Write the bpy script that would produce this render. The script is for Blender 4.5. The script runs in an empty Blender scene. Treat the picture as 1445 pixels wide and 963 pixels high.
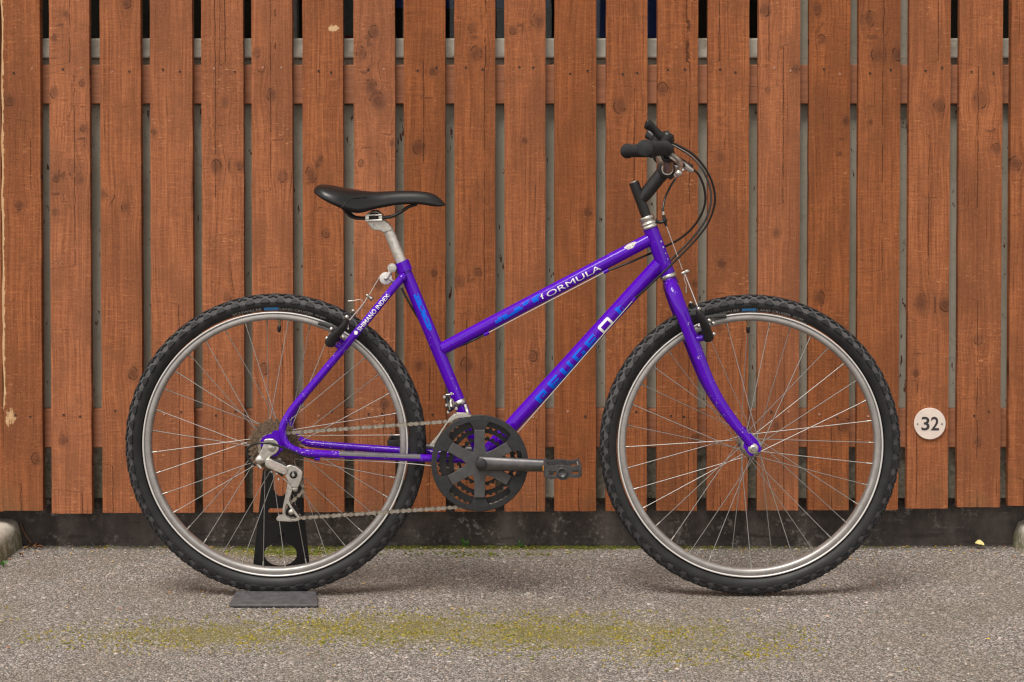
import bpy, bmesh, math, random
import numpy as np
from mathutils import Vector, Matrix
random.seed(7); rng = np.random.default_rng(11)
R = math.radians
S = bpy.context.scene
COL = S.collection

# ------------------------------------------------------------------ camera
F = 2558.0; CX = 722.5; CYP = 302.5; PITCH = R(1.4); CAMY = -4.0
_v = (CYP - 840.5) / F
CAMZ = 4.0 * (math.sin(PITCH) - _v * math.cos(PITCH)) / (math.cos(PITCH) + _v * math.sin(PITCH))
cam = bpy.data.cameras.new('camera'); camo = bpy.data.objects.new('camera', cam); COL.objects.link(camo)
cam.sensor_width = 36; cam.lens = 36 * F / 1445; cam.shift_y = -(481.5 - CYP) / 1445
cam.clip_end = 2000
camo.location = (0, CAMY, CAMZ); camo.rotation_euler = (math.pi / 2 - PITCH, 0, 0)
S.camera = camo

def P(px, py, Y=0.0):
    """world point at depth Y which the camera sees at photo pixel (px, py)"""
    cp, sp = math.cos(PITCH), math.sin(PITCH); v = (CYP - py) / F
    d = Vector(((px - CX) / F, cp + v * sp, -sp + v * cp))
    return Vector((0, CAMY, CAMZ)) + d * ((Y - CAMY) / d.y)

# ------------------------------------------------------------------ world, sun, exposure
SUN_EL, SUN_AZ = R(60), R(206)          # azimuth from +Y clockwise: behind the camera, a little to the left
W = bpy.data.worlds.new('World'); S.world = W; W.use_nodes = True
wn = W.node_tree; bg = wn.nodes['Background']
sky = wn.nodes.new('ShaderNodeTexSky'); sky.sky_type = 'NISHITA'; sky.sun_disc = False
sky.sun_elevation = SUN_EL; sky.sun_rotation = SUN_AZ; sky.air_density = 0.6; sky.dust_density = 0.6
hs = wn.nodes.new('ShaderNodeHueSaturation'); hs.inputs['Saturation'].default_value = 0.0
wn.links.new(sky.outputs[0], hs.inputs['Color']); tint = wn.nodes.new('ShaderNodeMix'); tint.data_type = 'RGBA'; tint.blend_type = 'MULTIPLY'; tint.inputs[0].default_value = 1.0; tint.inputs[7].default_value = (1.0, 0.97, 0.92, 1)   # overcast light, warm white balance
wn.links.new(hs.outputs[0], tint.inputs[6]); wn.links.new(tint.outputs[2], bg.inputs['Color'])
bg.inputs['Strength'].default_value = 0.105
sl = bpy.data.lights.new('sun', 'SUN'); sl.energy = 1.5; sl.angle = R(26); sl.color = (1, 0.94, 0.86)
slo = bpy.data.objects.new('sun', sl); COL.objects.link(slo)
sd = Vector((math.sin(SUN_AZ) * math.cos(SUN_EL), math.cos(SUN_AZ) * math.cos(SUN_EL), math.sin(SUN_EL)))
slo.rotation_euler = sd.to_track_quat('Z', 'Y').to_euler()
S.view_settings.view_transform = 'Standard'; S.view_settings.look = 'None'
S.view_settings.gamma = 1; S.view_settings.use_curve_mapping = False
S.view_settings.exposure = 1.22
S.cycles.filter_width = 1.3; S.cycles.max_bounces = 7; S.cycles.diffuse_bounces = 4; S.cycles.glossy_bounces = 3; S.cycles.transparent_max_bounces = 6; S.cycles.caustics_reflective = False

# ------------------------------------------------------------------ object helpers
WL = {}
def tag(o, label=None, cat=None, group=None, kind=None):
    for k, v in (('label', label), ('category', cat), ('group', group), ('kind', kind)):
        if v: o[k] = v
    return o
def place(o, world, parent):
    WL[o.name] = Vector(world); o.location = Vector(world) - (WL[parent.name] if parent else Vector())
    if parent: o.parent = parent
    COL.objects.link(o)
    return o
def empty(name, loc, parent=None):
    o = bpy.data.objects.new(name, None); o.empty_display_size = 0.02
    return place(o, loc, parent)
def inst(name, me, world, parent, rot=None):
    o = bpy.data.objects.new(name, me); place(o, world, parent)
    if rot is not None: o.rotation_euler = rot
    return o

class MB:
    def __init__(s): s.v = []; s.f = []; s.m = []; s.sm = []
    def add(s, vs, fs, mi=0, smooth=True):
        b = len(s.v); s.v += [Vector(p) for p in vs]
        for f in fs: s.f.append([b + i for i in f]); s.m.append(mi); s.sm.append(smooth)
        return s
    def sweep(s, pts, rad, n=16, caps=True, ell=None, mi=0, up=None):
        pts = [Vector(p) for p in pts]; k = len(pts)
        rad = [rad] * k if isinstance(rad, (int, float)) else list(rad)
        T = []
        for i in range(k):
            a = pts[max(i - 1, 0)]; b = pts[min(i + 1, k - 1)]; T.append((b - a).normalized())
        ref = Vector(up) if up else (Vector((0, 1, 0)) if abs(T[0].y) < 0.9 else Vector((0, 0, 1)))
        u = (ref - T[0] * ref.dot(T[0])).normalized(); vs = []
        for i in range(k):
            u = (u - T[i] * u.dot(T[i])).normalized(); w = T[i].cross(u)
            ea, eb = (1, 1) if ell is None else (ell if isinstance(ell, tuple) else ell[i])
            for j in range(n):
                a = 2 * math.pi * j / n
                vs.append(pts[i] + (u * math.cos(a) * ea + w * math.sin(a) * eb) * rad[i])
        fs = [[i * n + j, i * n + (j + 1) % n, (i + 1) * n + (j + 1) % n, (i + 1) * n + j] for i in range(k - 1) for j in range(n)]
        s.add(vs, fs, mi)
        if caps:
            s.add(vs[:n], [list(range(n))[::-1]], mi, False); s.add(vs[-n:], [list(range(n))], mi, False)
        return s
    def cyl(s, a, b, r, r2=None, n=20, mi=0): return s.sweep([a, b], [r, r if r2 is None else r2], n, mi=mi)
    def lathe(s, prof, c, axis=(0, 1, 0), n=48, closed=False, mi=0, smooth=True):
        """prof: list of (radius, offset along axis)"""
        ax = Vector(axis).normalized(); c = Vector(c)
        u = ax.orthogonal().normalized(); w = ax.cross(u); k = len(prof); vs = []
        for r, h in prof:
            for j in range(n):
                a = 2 * math.pi * j / n; vs.append(c + ax * h + (u * math.cos(a) + w * math.sin(a)) * r)
        fs = [[i * n + j, i * n + (j + 1) % n, ((i + 1) % k) * n + (j + 1) % n, ((i + 1) % k) * n + j] for i in range(k if closed else k - 1) for j in range(n)]
        return s.add(vs, fs, mi, smooth)
    def disc(s, c, r, h, axis=(0, 1, 0), n=24, bev=0.0, mi=0):
        """solid short cylinder centred on c"""
        b = bev; return s.lathe([(1e-5, -h / 2), (r - b, -h / 2), (r, -h / 2 + b), (r, h / 2 - b), (r - b, h / 2), (1e-5, h / 2)], c, axis, n, mi=mi, smooth=False)
    def prism(s, poly, y0, y1, mi=0, holes=()):
        """poly: list of (x, z) world, extruded from y0 to y1"""
        bm = bmesh.new(); edges = []
        for lp in (poly,) + tuple(holes):
            vv = [bm.verts.new((x, y0, z)) for x, z in lp]
            edges += [bm.edges.new((vv[i], vv[(i + 1) % len(vv)])) for i in range(len(vv))]
        bmesh.ops.triangle_fill(bm, edges=edges, use_beauty=True)
        bm.verts.index_update(); n = len(bm.verts)
        vs = [v.co.copy() for v in bm.verts]; vs2 = [Vector((v.x, y1, v.z)) for v in vs]
        fs = [[v.index for v in f.verts] for f in bm.faces]; bd = [[v.index for v in e.verts] for e in bm.edges if len(e.link_faces) == 1]
        bm.free()
        return s.add(vs + vs2, fs + [[i + n for i in f][::-1] for f in fs] + [[a, b, b + n, a + n] for a, b in bd], mi, False)
    def box(s, c, sx, sy, sz, rot=None, mi=0):
        c = Vector(c); M = rot.to_3x3() if rot else Matrix.Identity(3)
        vs = [c + M @ Vector((x * sx / 2, y * sy / 2, z * sz / 2)) for x in (-1, 1) for y in (-1, 1) for z in (-1, 1)]
        return s.add(vs, [[0, 1, 3, 2], [4, 6, 7, 5], [0, 4, 5, 1], [2, 3, 7, 6], [0, 2, 6, 4], [1, 5, 7, 3]], mi, False)
    def build(s, name, mats, parent=None, origin=None, bevel=0, seg=2, recalc=True):
        mats = mats if isinstance(mats, (list, tuple)) else [mats]
        a = np.array([tuple(v) for v in s.v]); o = Vector((a.min(0) + a.max(0)) / 2) if origin is None else Vector(origin)
        me = bpy.data.meshes.new(name); me.from_pydata([v - o for v in s.v], [], s.f)
        for m in mats: me.materials.append(m)
        me.polygons.foreach_set('material_index', s.m); me.polygons.foreach_set('use_smooth', s.sm)
        if recalc:
            bm = bmesh.new(); bm.from_mesh(me); bmesh.ops.recalc_face_normals(bm, faces=bm.faces[:]); bm.to_mesh(me); bm.free()
        me.update()
        ob = bpy.data.objects.new(name, me); place(ob, o, parent)
        if bevel:
            b = ob.modifiers.new('bevel', 'BEVEL'); b.width = bevel; b.segments = seg; b.limit_method = 'ANGLE'; b.angle_limit = R(40)
        return ob

def spline(pts, n=8):
    """Catmull-Rom through points (tuples of any length)"""
    p = [np.array(q, float) for q in pts]; p = [2 * p[0] - p[1]] + p + [2 * p[-1] - p[-2]]; out = []
    for i in range(1, len(p) - 2):
        for k in range(n):
            t = k / n
            out.append(0.5 * (2 * p[i] + (p[i + 1] - p[i - 1]) * t + (2 * p[i - 1] - 5 * p[i] + 4 * p[i + 1] - p[i + 2]) * t * t + (3 * p[i] - p[i - 1] - 3 * p[i + 1] + p[i + 2]) * t ** 3))
    out.append(p[-2]); return out
def pp(pts, n=8):                        # spline of (px, py, Y) -> world points
    return [P(*q) for q in spline(pts, n)]
def px_poly(l, Y): return [(P(x, y, Y).x, P(x, y, Y).z) for x, y in l]
def mir(pts): return [Vector((q.x, -q.y, q.z)) for q in pts]

# ------------------------------------------------------------------ materials
class NT:
    def __init__(s, name):
        s.m = bpy.data.materials.new(name); s.m.use_nodes = True; s.t = s.m.node_tree; s.b = s.t.nodes['Principled BSDF']
    def n(s, typ, ins=None, **kw):
        nd = s.t.nodes.new('ShaderNode' + typ)
        for k, v in kw.items(): setattr(nd, k, v)
        for k, v in (ins or {}).items(): s.set(nd.inputs[k], v)
        return nd
    def set(s, sock, v):
        if isinstance(v, bpy.types.NodeSocket): s.t.links.new(v, sock)
        else: sock.default_value = v
    def val(s, **kw):
        for k, v in kw.items(): s.set(s.b.inputs[k.replace('_', ' ')], v)
    def math(s, op, a, b=0.0, c=0.0, clamp=False):
        nd = s.n('Math', {0: a, 1: b, 2: c}, operation=op, use_clamp=clamp); return nd.outputs[0]
    def vm(s, op, a, b=(0, 0, 0)):
        nd = s.n('VectorMath', {0: a, 1: b}, operation=op); return nd.outputs['Value' if op == 'LENGTH' else 'Vector']
    def noise(s, vec, scale, detail=3, rough=0.55, dist=0.0):
        return s.n('TexNoise', {'Vector': vec, 'Scale': scale, 'Detail': detail, 'Roughness': rough, 'Distortion': dist}).outputs[0]
    def step(s, x, a, b):
        return s.n('MapRange', {0: x, 1: a, 2: b, 3: 0.0, 4: 1.0}, interpolation_type='SMOOTHSTEP').outputs[0]
    def mix(s, f, a, b):
        nd = s.n('Mix', {0: f}, data_type='RGBA'); s.set(nd.inputs[6], a); s.set(nd.inputs[7], b); return nd.outputs[2]
    def ramp(s, f, stops, interp='LINEAR'):
        nd = s.n('ValToRGB', {0: f}); cr = nd.color_ramp; cr.interpolation = interp
        while len(cr.elements) < len(stops): cr.elements.new(0.5)
        for e, (p, c) in zip(cr.elements, stops): e.position = p; e.color = (*c, 1)
        return nd.outputs[0]
    def pos(s): return s.n('NewGeometry').outputs['Position']
    def attr(s, name, out='Vector'): return s.n('Attribute', attribute_name=name).outputs[out]
    def bump(s, h, strength=0.3, dist=0.001, nrm=None):
        nd = s.n('Bump', {'Height': h, 'Strength': strength, 'Distance': dist})
        if nrm: s.set(nd.inputs['Normal'], nrm)
        return nd.outputs[0]
def c4(c): return (*c, 1)

def simple(name, col, rough=0.5, metal=0.0, var=0.0, vscale=60, dirt=None, dirt_amt=0.5, bump=0.0, coat=0.0, spec=None):
    k = NT(name); p = k.pos(); c = c4(col)
    if var:
        nz = k.noise(p, vscale, 4); c = k.mix(k.step(nz, 0.3, 0.7), c4([x * (1 - var) for x in col]), c4([min(1, x * (1 + var)) for x in col]))
        k.val(Roughness=k.math('ADD', k.math('MULTIPLY', k.noise(p, vscale * 0.7, 3), 0.3), rough - 0.15))
    else: k.val(Roughness=rough)
    if dirt: c = k.mix(k.math('MULTIPLY', k.step(k.noise(p, vscale * 1.7, 6, 0.7), 0.5, 0.68), dirt_amt), c, c4(dirt))
    k.val(Base_Color=c, Metallic=metal, Coat_Weight=coat, Coat_Roughness=0.08)
    if spec is not None: k.val(Specular_IOR_Level=spec)
    if bump: k.val(Normal=k.bump(k.noise(p, vscale * 6, 4), bump, 0.0008))
    return k.m

def paint_mat(name, chips=0.66):
    k = NT(name); p = k.pos()
    n1 = k.noise(p, 26, 2); n2 = k.noise(p, 210, 5, 0.7)
    ch = k.math('MULTIPLY', k.step(n1, 0.50, 0.62), k.step(n2, chips, chips + 0.03))
    fl = k.math('MULTIPLY', k.step(n1, 0.35, 0.5), k.step(k.noise(p, 950, 2), 0.76, 0.79))
    c = k.mix(k.noise(p, 40, 3), (0.060, 0.0, 0.33, 1), (0.086, 0.0, 0.45, 1))
    c = k.mix(k.math('MAXIMUM', ch, fl, clamp=True), c, (0.55, 0.48, 0.55, 1))
    k.val(Base_Color=c, Roughness=0.45, Coat_Weight=0.6, Coat_IOR=1.5, Coat_Roughness=0.1, Specular_IOR_Level=0.03)
    k.val(Normal=k.bump(k.noise(p, 300, 3), 0.04, 0.0005))
    return k.m

M = {}
M['paint'] = paint_mat('purple_paint'); M['paint_worn'] = paint_mat('worn_purple_paint', 0.60)
M['blue'] = simple('blue_decal', (0.002, 0.105, 0.68), 0.45, coat=0.3, spec=.05)
M['white'] = simple('white_decal', (0.75, 0.73, 0.74), 0.4, var=0.1)
M['alloy'] = simple('brushed_alloy', (0.62, 0.59, 0.55), 0.36, 1.0, var=0.12, vscale=90, dirt=(0.16, 0.14, 0.11), dirt_amt=0.5)
M['rim'] = simple('rim_alloy', (0.35, 0.335, 0.325), 0.42, 0.6, var=0.1, vscale=40, dirt=(0.25, 0.22, 0.19), dirt_amt=0.35)
M['rimlip'] = simple('bright_rim_edge', (0.62, 0.59, 0.575), 0.4, 0.3)
M['steel'] = simple('dull_steel', (0.40, 0.38, 0.35), 0.42, 1.0, var=0.2, vscale=140, dirt=(0.10, 0.075, 0.05), dirt_amt=0.6)
M['spoke'] = simple('spoke_steel', (0.36, 0.345, 0.335), 0.38, 0.8)
M['chain'] = simple('oily_chain', (0.36, 0.315, 0.265), 0.42, 0.7, var=0.3, vscale=300, dirt=(0.07, 0.045, 0.03), dirt_amt=0.6)
M['rust'] = simple('grimy_sprocket', (0.135, 0.09, 0.058), 0.55, 0.5, var=0.45, vscale=220, dirt=(0.28, 0.22, 0.17), dirt_amt=0.35)
M['bplastic'] = simple('black_plastic', (0.011, 0.0105, 0.011), 0.38, var=0.2, vscale=120, spec=.35)
M['gplastic'] = simple('grey_black_plastic', (0.024, 0.024, 0.0255), 0.55, var=0.2, vscale=90, bump=0.15, spec=.28)
M['pedal'] = simple('scuffed_pedal', (0.034, 0.033, 0.035), 0.4, var=0.3, vscale=120, dirt=(0.12, 0.115, 0.115), dirt_amt=0.3, bump=0.2)
M['chain_dark'] = simple('oily_chain_dark', (0.19, 0.165, 0.135), 0.5, 0.6, var=0.3, vscale=300)
M['postalloy'] = simple('pale_post_alloy', (0.58, 0.55, 0.51), 0.38, 0.55, var=0.1, vscale=70, dirt=(0.22, 0.19, 0.15), dirt_amt=0.4)
M['grip'] = simple('grip_rubber', (0.033, 0.033, 0.035), 0.85, var=0.15, vscale=90, bump=0.2, spec=.08)
M['spider'] = simple('grey_spider', (0.060, 0.058, 0.059), 0.5, 0.2, var=0.15, vscale=90)
M['crank'] = simple('dark_crank_steel', (0.105, 0.10, 0.104), 0.38, 0.75, var=0.15, vscale=60)
M['bmetal'] = simple('satin_black_metal', (0.014, 0.0135, 0.014), 0.36, 0.0, var=0.15, vscale=80, spec=.35)
M['leather'] = simple('black_saddle_vinyl', (0.0085, 0.008, 0.0085), 0.36, var=0.1, vscale=60, bump=0.2, spec=.4)
M['rubber'] = simple('tyre_sidewall', (0.016, 0.0158, 0.0165), 0.5, var=0.25, vscale=30, bump=0.1, spec=0.3)
M['tread'] = simple('dusty_tread', (0.058, 0.057, 0.060), 0.85, var=0.3, vscale=80)
M['lug'] = simple('tread_lug', (0.016, 0.016, 0.018), 0.55, spec=.3, var=0.35, vscale=160)
M['cable'] = simple('black_cable_housing', (0.013, 0.012, 0.012), 0.3)
M['wire'] = simple('bare_wire', (0.50, 0.46, 0.43), 0.4, 0.4)
M['brass'] = simple('brass_valve', (0.45, 0.36, 0.22), 0.35, 0.9)
M['greytext'] = simple('grey_tyre_print', (0.30, 0.28, 0.26), 0.7)
M['bluetag'] = simple('blue_tyre_tag', (0.04, 0.20, 0.46), 0.6)
M['clear'] = simple('grey_stay_guard', (0.095, 0.088, 0.098), 0.3, var=0.2)
M['pad'] = simple('brake_rubber', (0.030, 0.029, 0.029), 0.7)
M['amber'] = simple('amber_reflector', (0.7, 0.25, 0.01), 0.2)
M['stand'] = simple('black_stand_plate', (0.010, 0.0095, 0.010), 0.55, var=0.2, vscale=40, spec=.2)
M['standfoot'] = simple('scuffed_stand_foot', (0.075, 0.072, 0.078), 0.55, var=0.25, vscale=60, dirt=(0.16, 0.13, 0.11), dirt_amt=0.35)
M['sign'] = simple('sign_plastic', (0.66, 0.56, 0.50), 0.45, var=0.06, vscale=25)
M['digit'] = simple('sign_black', (0.028, 0.022, 0.026), 0.4)
M['screw_dark'] = simple('rusty_screw', (0.035, 0.018, 0.012), 0.7)
M['screw_pink'] = simple('painted_screw', (0.42, 0.22, 0.15), 0.5)

def wood_mat():
    k = NT('stained_board'); bp = k.attr('board_pos'); kn = k.attr('knot'); ex = k.attr('extra')
    sep = k.n('SeparateXYZ', {0: kn}); dx, dz, r = sep.outputs
    s2 = k.n('SeparateXYZ', {0: bp}); x, z, seed = s2.outputs
    e2 = k.n('SeparateXYZ', {0: ex}); crack, raw, tone = e2.outputs
    d = k.math('DIVIDE', k.math('SQRT', k.math('ADD', k.math('MULTIPLY', dx, dx), k.math('MULTIPLY', k.math('MULTIPLY', dz, dz), 0.62))), r)
    wob = k.noise(k.n('CombineXYZ', {0: k.math('MULTIPLY', x, 60), 1: k.math('MULTIPLY', z, 40), 2: seed}).outputs[0], 1.0, 3)
    d = k.math('ADD', d, k.math('MULTIPLY', k.math('SUBTRACT', wob, 0.5), 0.55))
    w = k.math('DIVIDE', 1.0, k.math('ADD', 1.0, k.math('MULTIPLY', k.math('MULTIPLY', d, d), 0.5)))
    gx = k.math('SUBTRACT', x, k.math('MULTIPLY', dx, k.math('MULTIPLY', w, 0.95)))
    gx = k.math('ADD', gx, k.math('MULTIPLY', k.math('SUBTRACT', k.noise(k.n('CombineXYZ', {0: k.math('MULTIPLY', x, 6), 1: k.math('MULTIPLY', z, 3), 2: seed}).outputs[0], 1.0, 2), 0.5), 0.02))
    def nv(a, b, det=4, ro=0.6, xx=gx): return k.noise(k.n('CombineXYZ', {0: k.math('MULTIPLY', xx, a), 1: k.math('MULTIPLY', z, b), 2: seed}).outputs[0], 1.0, det, ro)
    g1 = nv(170, 3.2); g2 = nv(330, 7.0, 3); saw = nv(24, 270, 4, 0.8, x); saw2 = nv(14, 85, 4, 0.75, x); blot = nv(14, 7, 5, 0.65, x); fine = nv(210, 170, 3, 0.7, x)
    c = k.mix(k.step(g1, 0.30, 0.70), (0.2160, 0.0595, 0.0150, 1), (0.3600, 0.1074, 0.0263, 1))
    c = k.mix(k.math('MULTIPLY', k.step(g2, 0.50, 0.70), 0.6), c, (0.1283, 0.0346, 0.0100, 1))
    c = k.mix(k.math('MULTIPLY', k.step(saw, 0.50, 0.68), 0.50), c, (0.4712, 0.1501, 0.0381, 1))
    c = k.mix(k.math('MULTIPLY', k.step(nv(20, 240, 4, 0.8, x), 0.54, 0.70), 0.50), c, (0.1204, 0.0335, 0.0104, 1))
    c = k.mix(k.math('MULTIPLY', k.step(saw2, 0.54, 0.70), 0.36), c, (0.1505, 0.0438, 0.0140, 1))
    c = k.mix(k.math('MULTIPLY', k.step(blot, 0.42, 0.66), 0.62), c, (0.1937, 0.0612, 0.0191, 1))
    c = k.mix(k.math('MULTIPLY', k.step(nv(4, 1.8, 3, 0.55, x), 0.48, 0.68), 0.55), c, (0.1636, 0.0508, 0.0163, 1))
    c = k.mix(k.math('MULTIPLY', k.step(fine, 0.57, 0.72), 0.34), c, (0.5367, 0.1962, 0.0599, 1))
    c = k.mix(k.math('MULTIPLY', k.step(nv(250, 210, 3, 0.75, x), 0.56, 0.70), 0.62), c, (0.0916, 0.0266, 0.0087, 1))
    c = k.mix(k.math('MULTIPLY', k.step(nv(300, 4, 4, 0.7), 0.61, 0.68), 0.7), c, (0.0720, 0.0219, 0.0081, 1))
    scuff = k.math('MULTIPLY', k.step(nv(60, 180, 4, 0.75, x), 0.58, 0.70), k.step(nv(8, 9, 2, 0.5, x), 0.50, 0.64))
    c = k.mix(k.math('MULTIPLY', scuff, 0.6), c, (0.6545, 0.2770, 0.0998, 1))
    halo = k.math('MULTIPLY', k.math('SUBTRACT', 1.0, k.step(d, 0.6, 2.1)), 0.42)
    c = k.mix(halo, c, (0.135, 0.045, 0.019, 1))
    ring = k.math('SINE', k.math('ADD', k.math('MULTIPLY', d, 8.5), k.math('MULTIPLY', wob, 5.0)))
    kc = k.mix(k.step(ring, -0.4, 1.0), (0.080, 0.028, 0.013, 1), (0.120, 0.040, 0.017, 1))
    core = k.math('SUBTRACT', 1.0, k.step(d, 0.55, 1.15))
    c = k.mix(k.math('MULTIPLY', core, k.math('ADD', 0.22, k.math('MULTIPLY', k.step(blot, 0.35, 0.65), 0.5))), c, kc)
    rim = k.math('MULTIPLY', k.step(d, 0.80, 0.95), k.math('SUBTRACT', 1.0, k.step(d, 0.97, 1.16)))
    rim = k.math('MULTIPLY', rim, k.math('MULTIPLY', 0.9, k.step(nv(45, 45, 2, 0.5, x), 0.50, 0.60)))
    c = k.mix(k.math('MULTIPLY', rim, 0.85), c, (0.045, 0.018, 0.010, 1))
    cw = k.math('ADD', crack, k.math('MULTIPLY', k.math('SUBTRACT', nv(0, 26, 4, 0.6, x), 0.5), 0.007))
    ck = k.math('SUBTRACT', 1.0, k.step(k.math('ABSOLUTE', cw), 0.0004, 0.0011))
    ck = k.math('MULTIPLY', ck, k.step(nv(3, 16, 3, 0.6, x), 0.36, 0.5))
    c = k.mix(k.math('MULTIPLY', ck, 0.7), c, (0.030, 0.012, 0.008, 1))
    rw = k.step(k.math('ADD', raw, k.math('MULTIPLY', k.math('SUBTRACT', nv(110, 60, 5, 0.7, x), 0.5), 1.3)), 0.62, 0.8)
    c = k.mix(rw, c, k.mix(nv(200, 30, 2, 0.6, x), (0.44, 0.22, 0.07, 1), (0.66, 0.45, 0.26, 1)))
    foot = k.math('MULTIPLY', k.math('SUBTRACT', 1.0, k.step(k.math('ADD', z, k.math('MULTIPLY', blot, 0.16)), 0.12, 0.34)), k.step(nv(9, 5, 4, 0.6, x), 0.5, 0.68))
    c = k.mix(k.math('MULTIPLY', foot, 0.5), c, (0.125, 0.085, 0.036, 1))
    hsv = k.n('HueSaturation', {'Value': tone, 'Color': c, 'Saturation': k.math('SUBTRACT', 1.12, k.math('MULTIPLY', tone, 0.20))})
    h = k.math('ADD', k.math('MULTIPLY', g1, 0.7), k.math('MULTIPLY', saw, 0.8)); h = k.math('ADD', h, k.math('MULTIPLY', g2, 0.5))
    h = k.math('SUBTRACT', h, k.math('MULTIPLY', ck, 2.5)); h = k.math('SUBTRACT', h, k.math('MULTIPLY', rim, 0.8))
    k.val(Base_Color=hsv.outputs[0], Roughness=0.8, Specular_IOR_Level=0.12, Normal=k.bump(h, 0.7, 0.0016))
    return k.m
M['wood'] = wood_mat()

def rail_mat():
    k = NT('stained_rail'); p = k.pos(); s = k.n('SeparateXYZ', {0: p}); x, y, z = s.outputs
    g = k.noise(k.n('CombineXYZ', {0: k.math('MULTIPLY', x, 4), 1: y, 2: k.math('MULTIPLY', z, 160)}).outputs[0], 1.0, 4, 0.65)
    c = k.mix(k.step(g, 0.3, 0.7), (0.235, 0.087, 0.040, 1), (0.35, 0.140, 0.068, 1))
    c = k.mix(k.math('MULTIPLY', k.step(g, 0.66, 0.72), 0.7), c, (0.06, 0.02, 0.01, 1))
    k.val(Base_Color=c, Roughness=0.75, Normal=k.bump(g, 0.4, 0.001)); return k.m
M['rail'] = rail_mat()

def wall_mat():
    k = NT('weathered_wall_paint'); p = k.pos(); s = k.n('SeparateXYZ', {0: p}); x, y, z = s.outputs
    n1 = k.noise(p, 5, 4); n2 = k.noise(p, 60, 5, 0.7); n3 = k.noise(k.vm('MULTIPLY', p, (90, 90, 26)), 1.0, 4, 0.6)
    c = k.mix(k.step(n1, 0.3, 0.7), (0.40, 0.362, 0.285, 1), (0.54, 0.495, 0.41, 1))
    c = k.mix(k.math('MULTIPLY', k.step(n2, 0.52, 0.75), 0.45), c, (0.19, 0.178, 0.13, 1))
    c = k.mix(k.step(n3, 0.655, 0.675), c, (0.11, 0.036, 0.024, 1))
    lo = k.math('SUBTRACT', 1.0, k.step(k.math('ADD', z, k.math('MULTIPLY', k.math('SUBTRACT', n2, 0.5), 0.3)), 0.18, 0.30))
    c = k.mix(k.math('MULTIPLY', lo, 0.85), c, k.mix(k.step(k.noise(p, 110, 4), 0.35, 0.65), (0.085, 0.072, 0.052, 1), (0.21, 0.18, 0.13, 1)))
    k.val(Base_Color=c, Roughness=0.85, Normal=k.bump(n2, 0.5, 0.002)); return k.m
M['wall'] = wall_mat()

def plinth_mat():
    k = NT('grimy_concrete'); p = k.pos(); q = k.vm('MULTIPLY', p, (1, 1, 0.6))
    n1 = k.noise(q, 9, 6, 0.65); n2 = k.noise(p, 70, 5, 0.7); n3 = k.noise(k.vm('MULTIPLY', p, (7, 7, 60)), 1.0, 4)
    c = k.mix(k.step(n1, 0.35, 0.7), (0.045, 0.036, 0.033, 1), (0.125, 0.103, 0.092, 1))
    c = k.mix(k.math('MULTIPLY', k.step(n2, 0.50, 0.66), k.math('MULTIPLY', k.step(k.noise(p, 13, 4), 0.44, 0.66), 0.75)), c, (0.36, 0.32, 0.29, 1))
    c = k.mix(k.math('MULTIPLY', k.step(n3, 0.6, 0.66), 0.5), c, (0.03, 0.025, 0.025, 1))
    k.val(Base_Color=c, Roughness=0.9, Normal=k.bump(k.math('ADD', n1, n2), 0.8, 0.006)); return k.m
M['plinth'] = plinth_mat()
M['sill'] = simple('chalky_white_paint', (0.42, 0.39, 0.33), 0.7, var=0.25, vscale=14, dirt=(0.20, 0.14, 0.08), dirt_amt=0.6)
M['wframe'] = simple('grey_frame_paint', (0.33, 0.32, 0.31), 0.6, var=0.15)
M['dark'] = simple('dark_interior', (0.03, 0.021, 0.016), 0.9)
M['navy'] = simple('navy_board', (0.008, 0.028, 0.30), 0.4)
M['brownfit'] = simple('brown_fitting', (0.045, 0.025, 0.016), 0.7)
M['redstrip'] = simple('red_strip', (0.35, 0.01, 0.02), 0.5)
M['blind'] = simple('grey_blind', (0.22, 0.215, 0.22), 0.8, var=0.1)
def glass_mat():
    k = NT('window_glass'); t = k.t; tr = k.n('BsdfTransparent', {0: (0.86, 0.9, 0.88, 1)}); gl = k.n('BsdfGlossy', {'Color': (1, 1, 1, 1), 'Roughness': 0.05})
    fr = k.n('Fresnel', {'IOR': 1.22}); mx = k.n('MixShader', {0: fr.outputs[0]}); t.links.new(tr.outputs[0], mx.inputs[1]); t.links.new(gl.outputs[0], mx.inputs[2])
    t.links.new(mx.outputs[0], t.nodes['Material Output'].inputs[0]); return k.m
M['glass'] = glass_mat()

PATCH = ((-0.62, -0.34, 0.32, 0.13, 1.0), (-0.25, -0.30, 0.42, 0.15, 1.05), (0.10, -0.33, 0.42, 0.16, 1.05), (0.34, -0.45, 0.26, 0.15, .8), (-0.30, -0.20, 0.35, 0.07, .6), (0.0, -0.18, 0.5, 0.07, .6),
         (-0.55, 0.445, 0.24, 0.08, 1.1), (-0.10, 0.50, 0.75, 0.035, 1.0), (0.42, 0.49, 0.4, 0.03, .7), (-0.05, 0.42, 0.30, 0.05, .55), (-1.18, -0.20, 0.22, 0.17, .5), (0.95, 0.52, 0.5, 0.02, .6), (-0.75, 0.25, 0.3, 0.1, .4))
def moss_amount(x, y):
    """where thin moss grows on the asphalt: patches at their own places"""
    t = np.zeros_like(x)
    for cx, cy, rx, ry, a in PATCH: t = np.maximum(t, a * np.exp(-.8 * (((x - cx) / rx) ** 2 + ((y - cy) / ry) ** 2)))
    return t
def moss_mask(k, p):
    tot = k.attr('moss', 'Fac')
    nz = k.noise(p, 130, 4, 0.8); n2 = k.noise(p, 13, 3)
    return k.step(k.math('ADD', k.math('MULTIPLY', tot, 0.25), k.math('ADD', k.math('MULTIPLY', nz, 0.82), k.math('MULTIPLY', n2, 0.18))), 0.64, 0.78)
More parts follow.
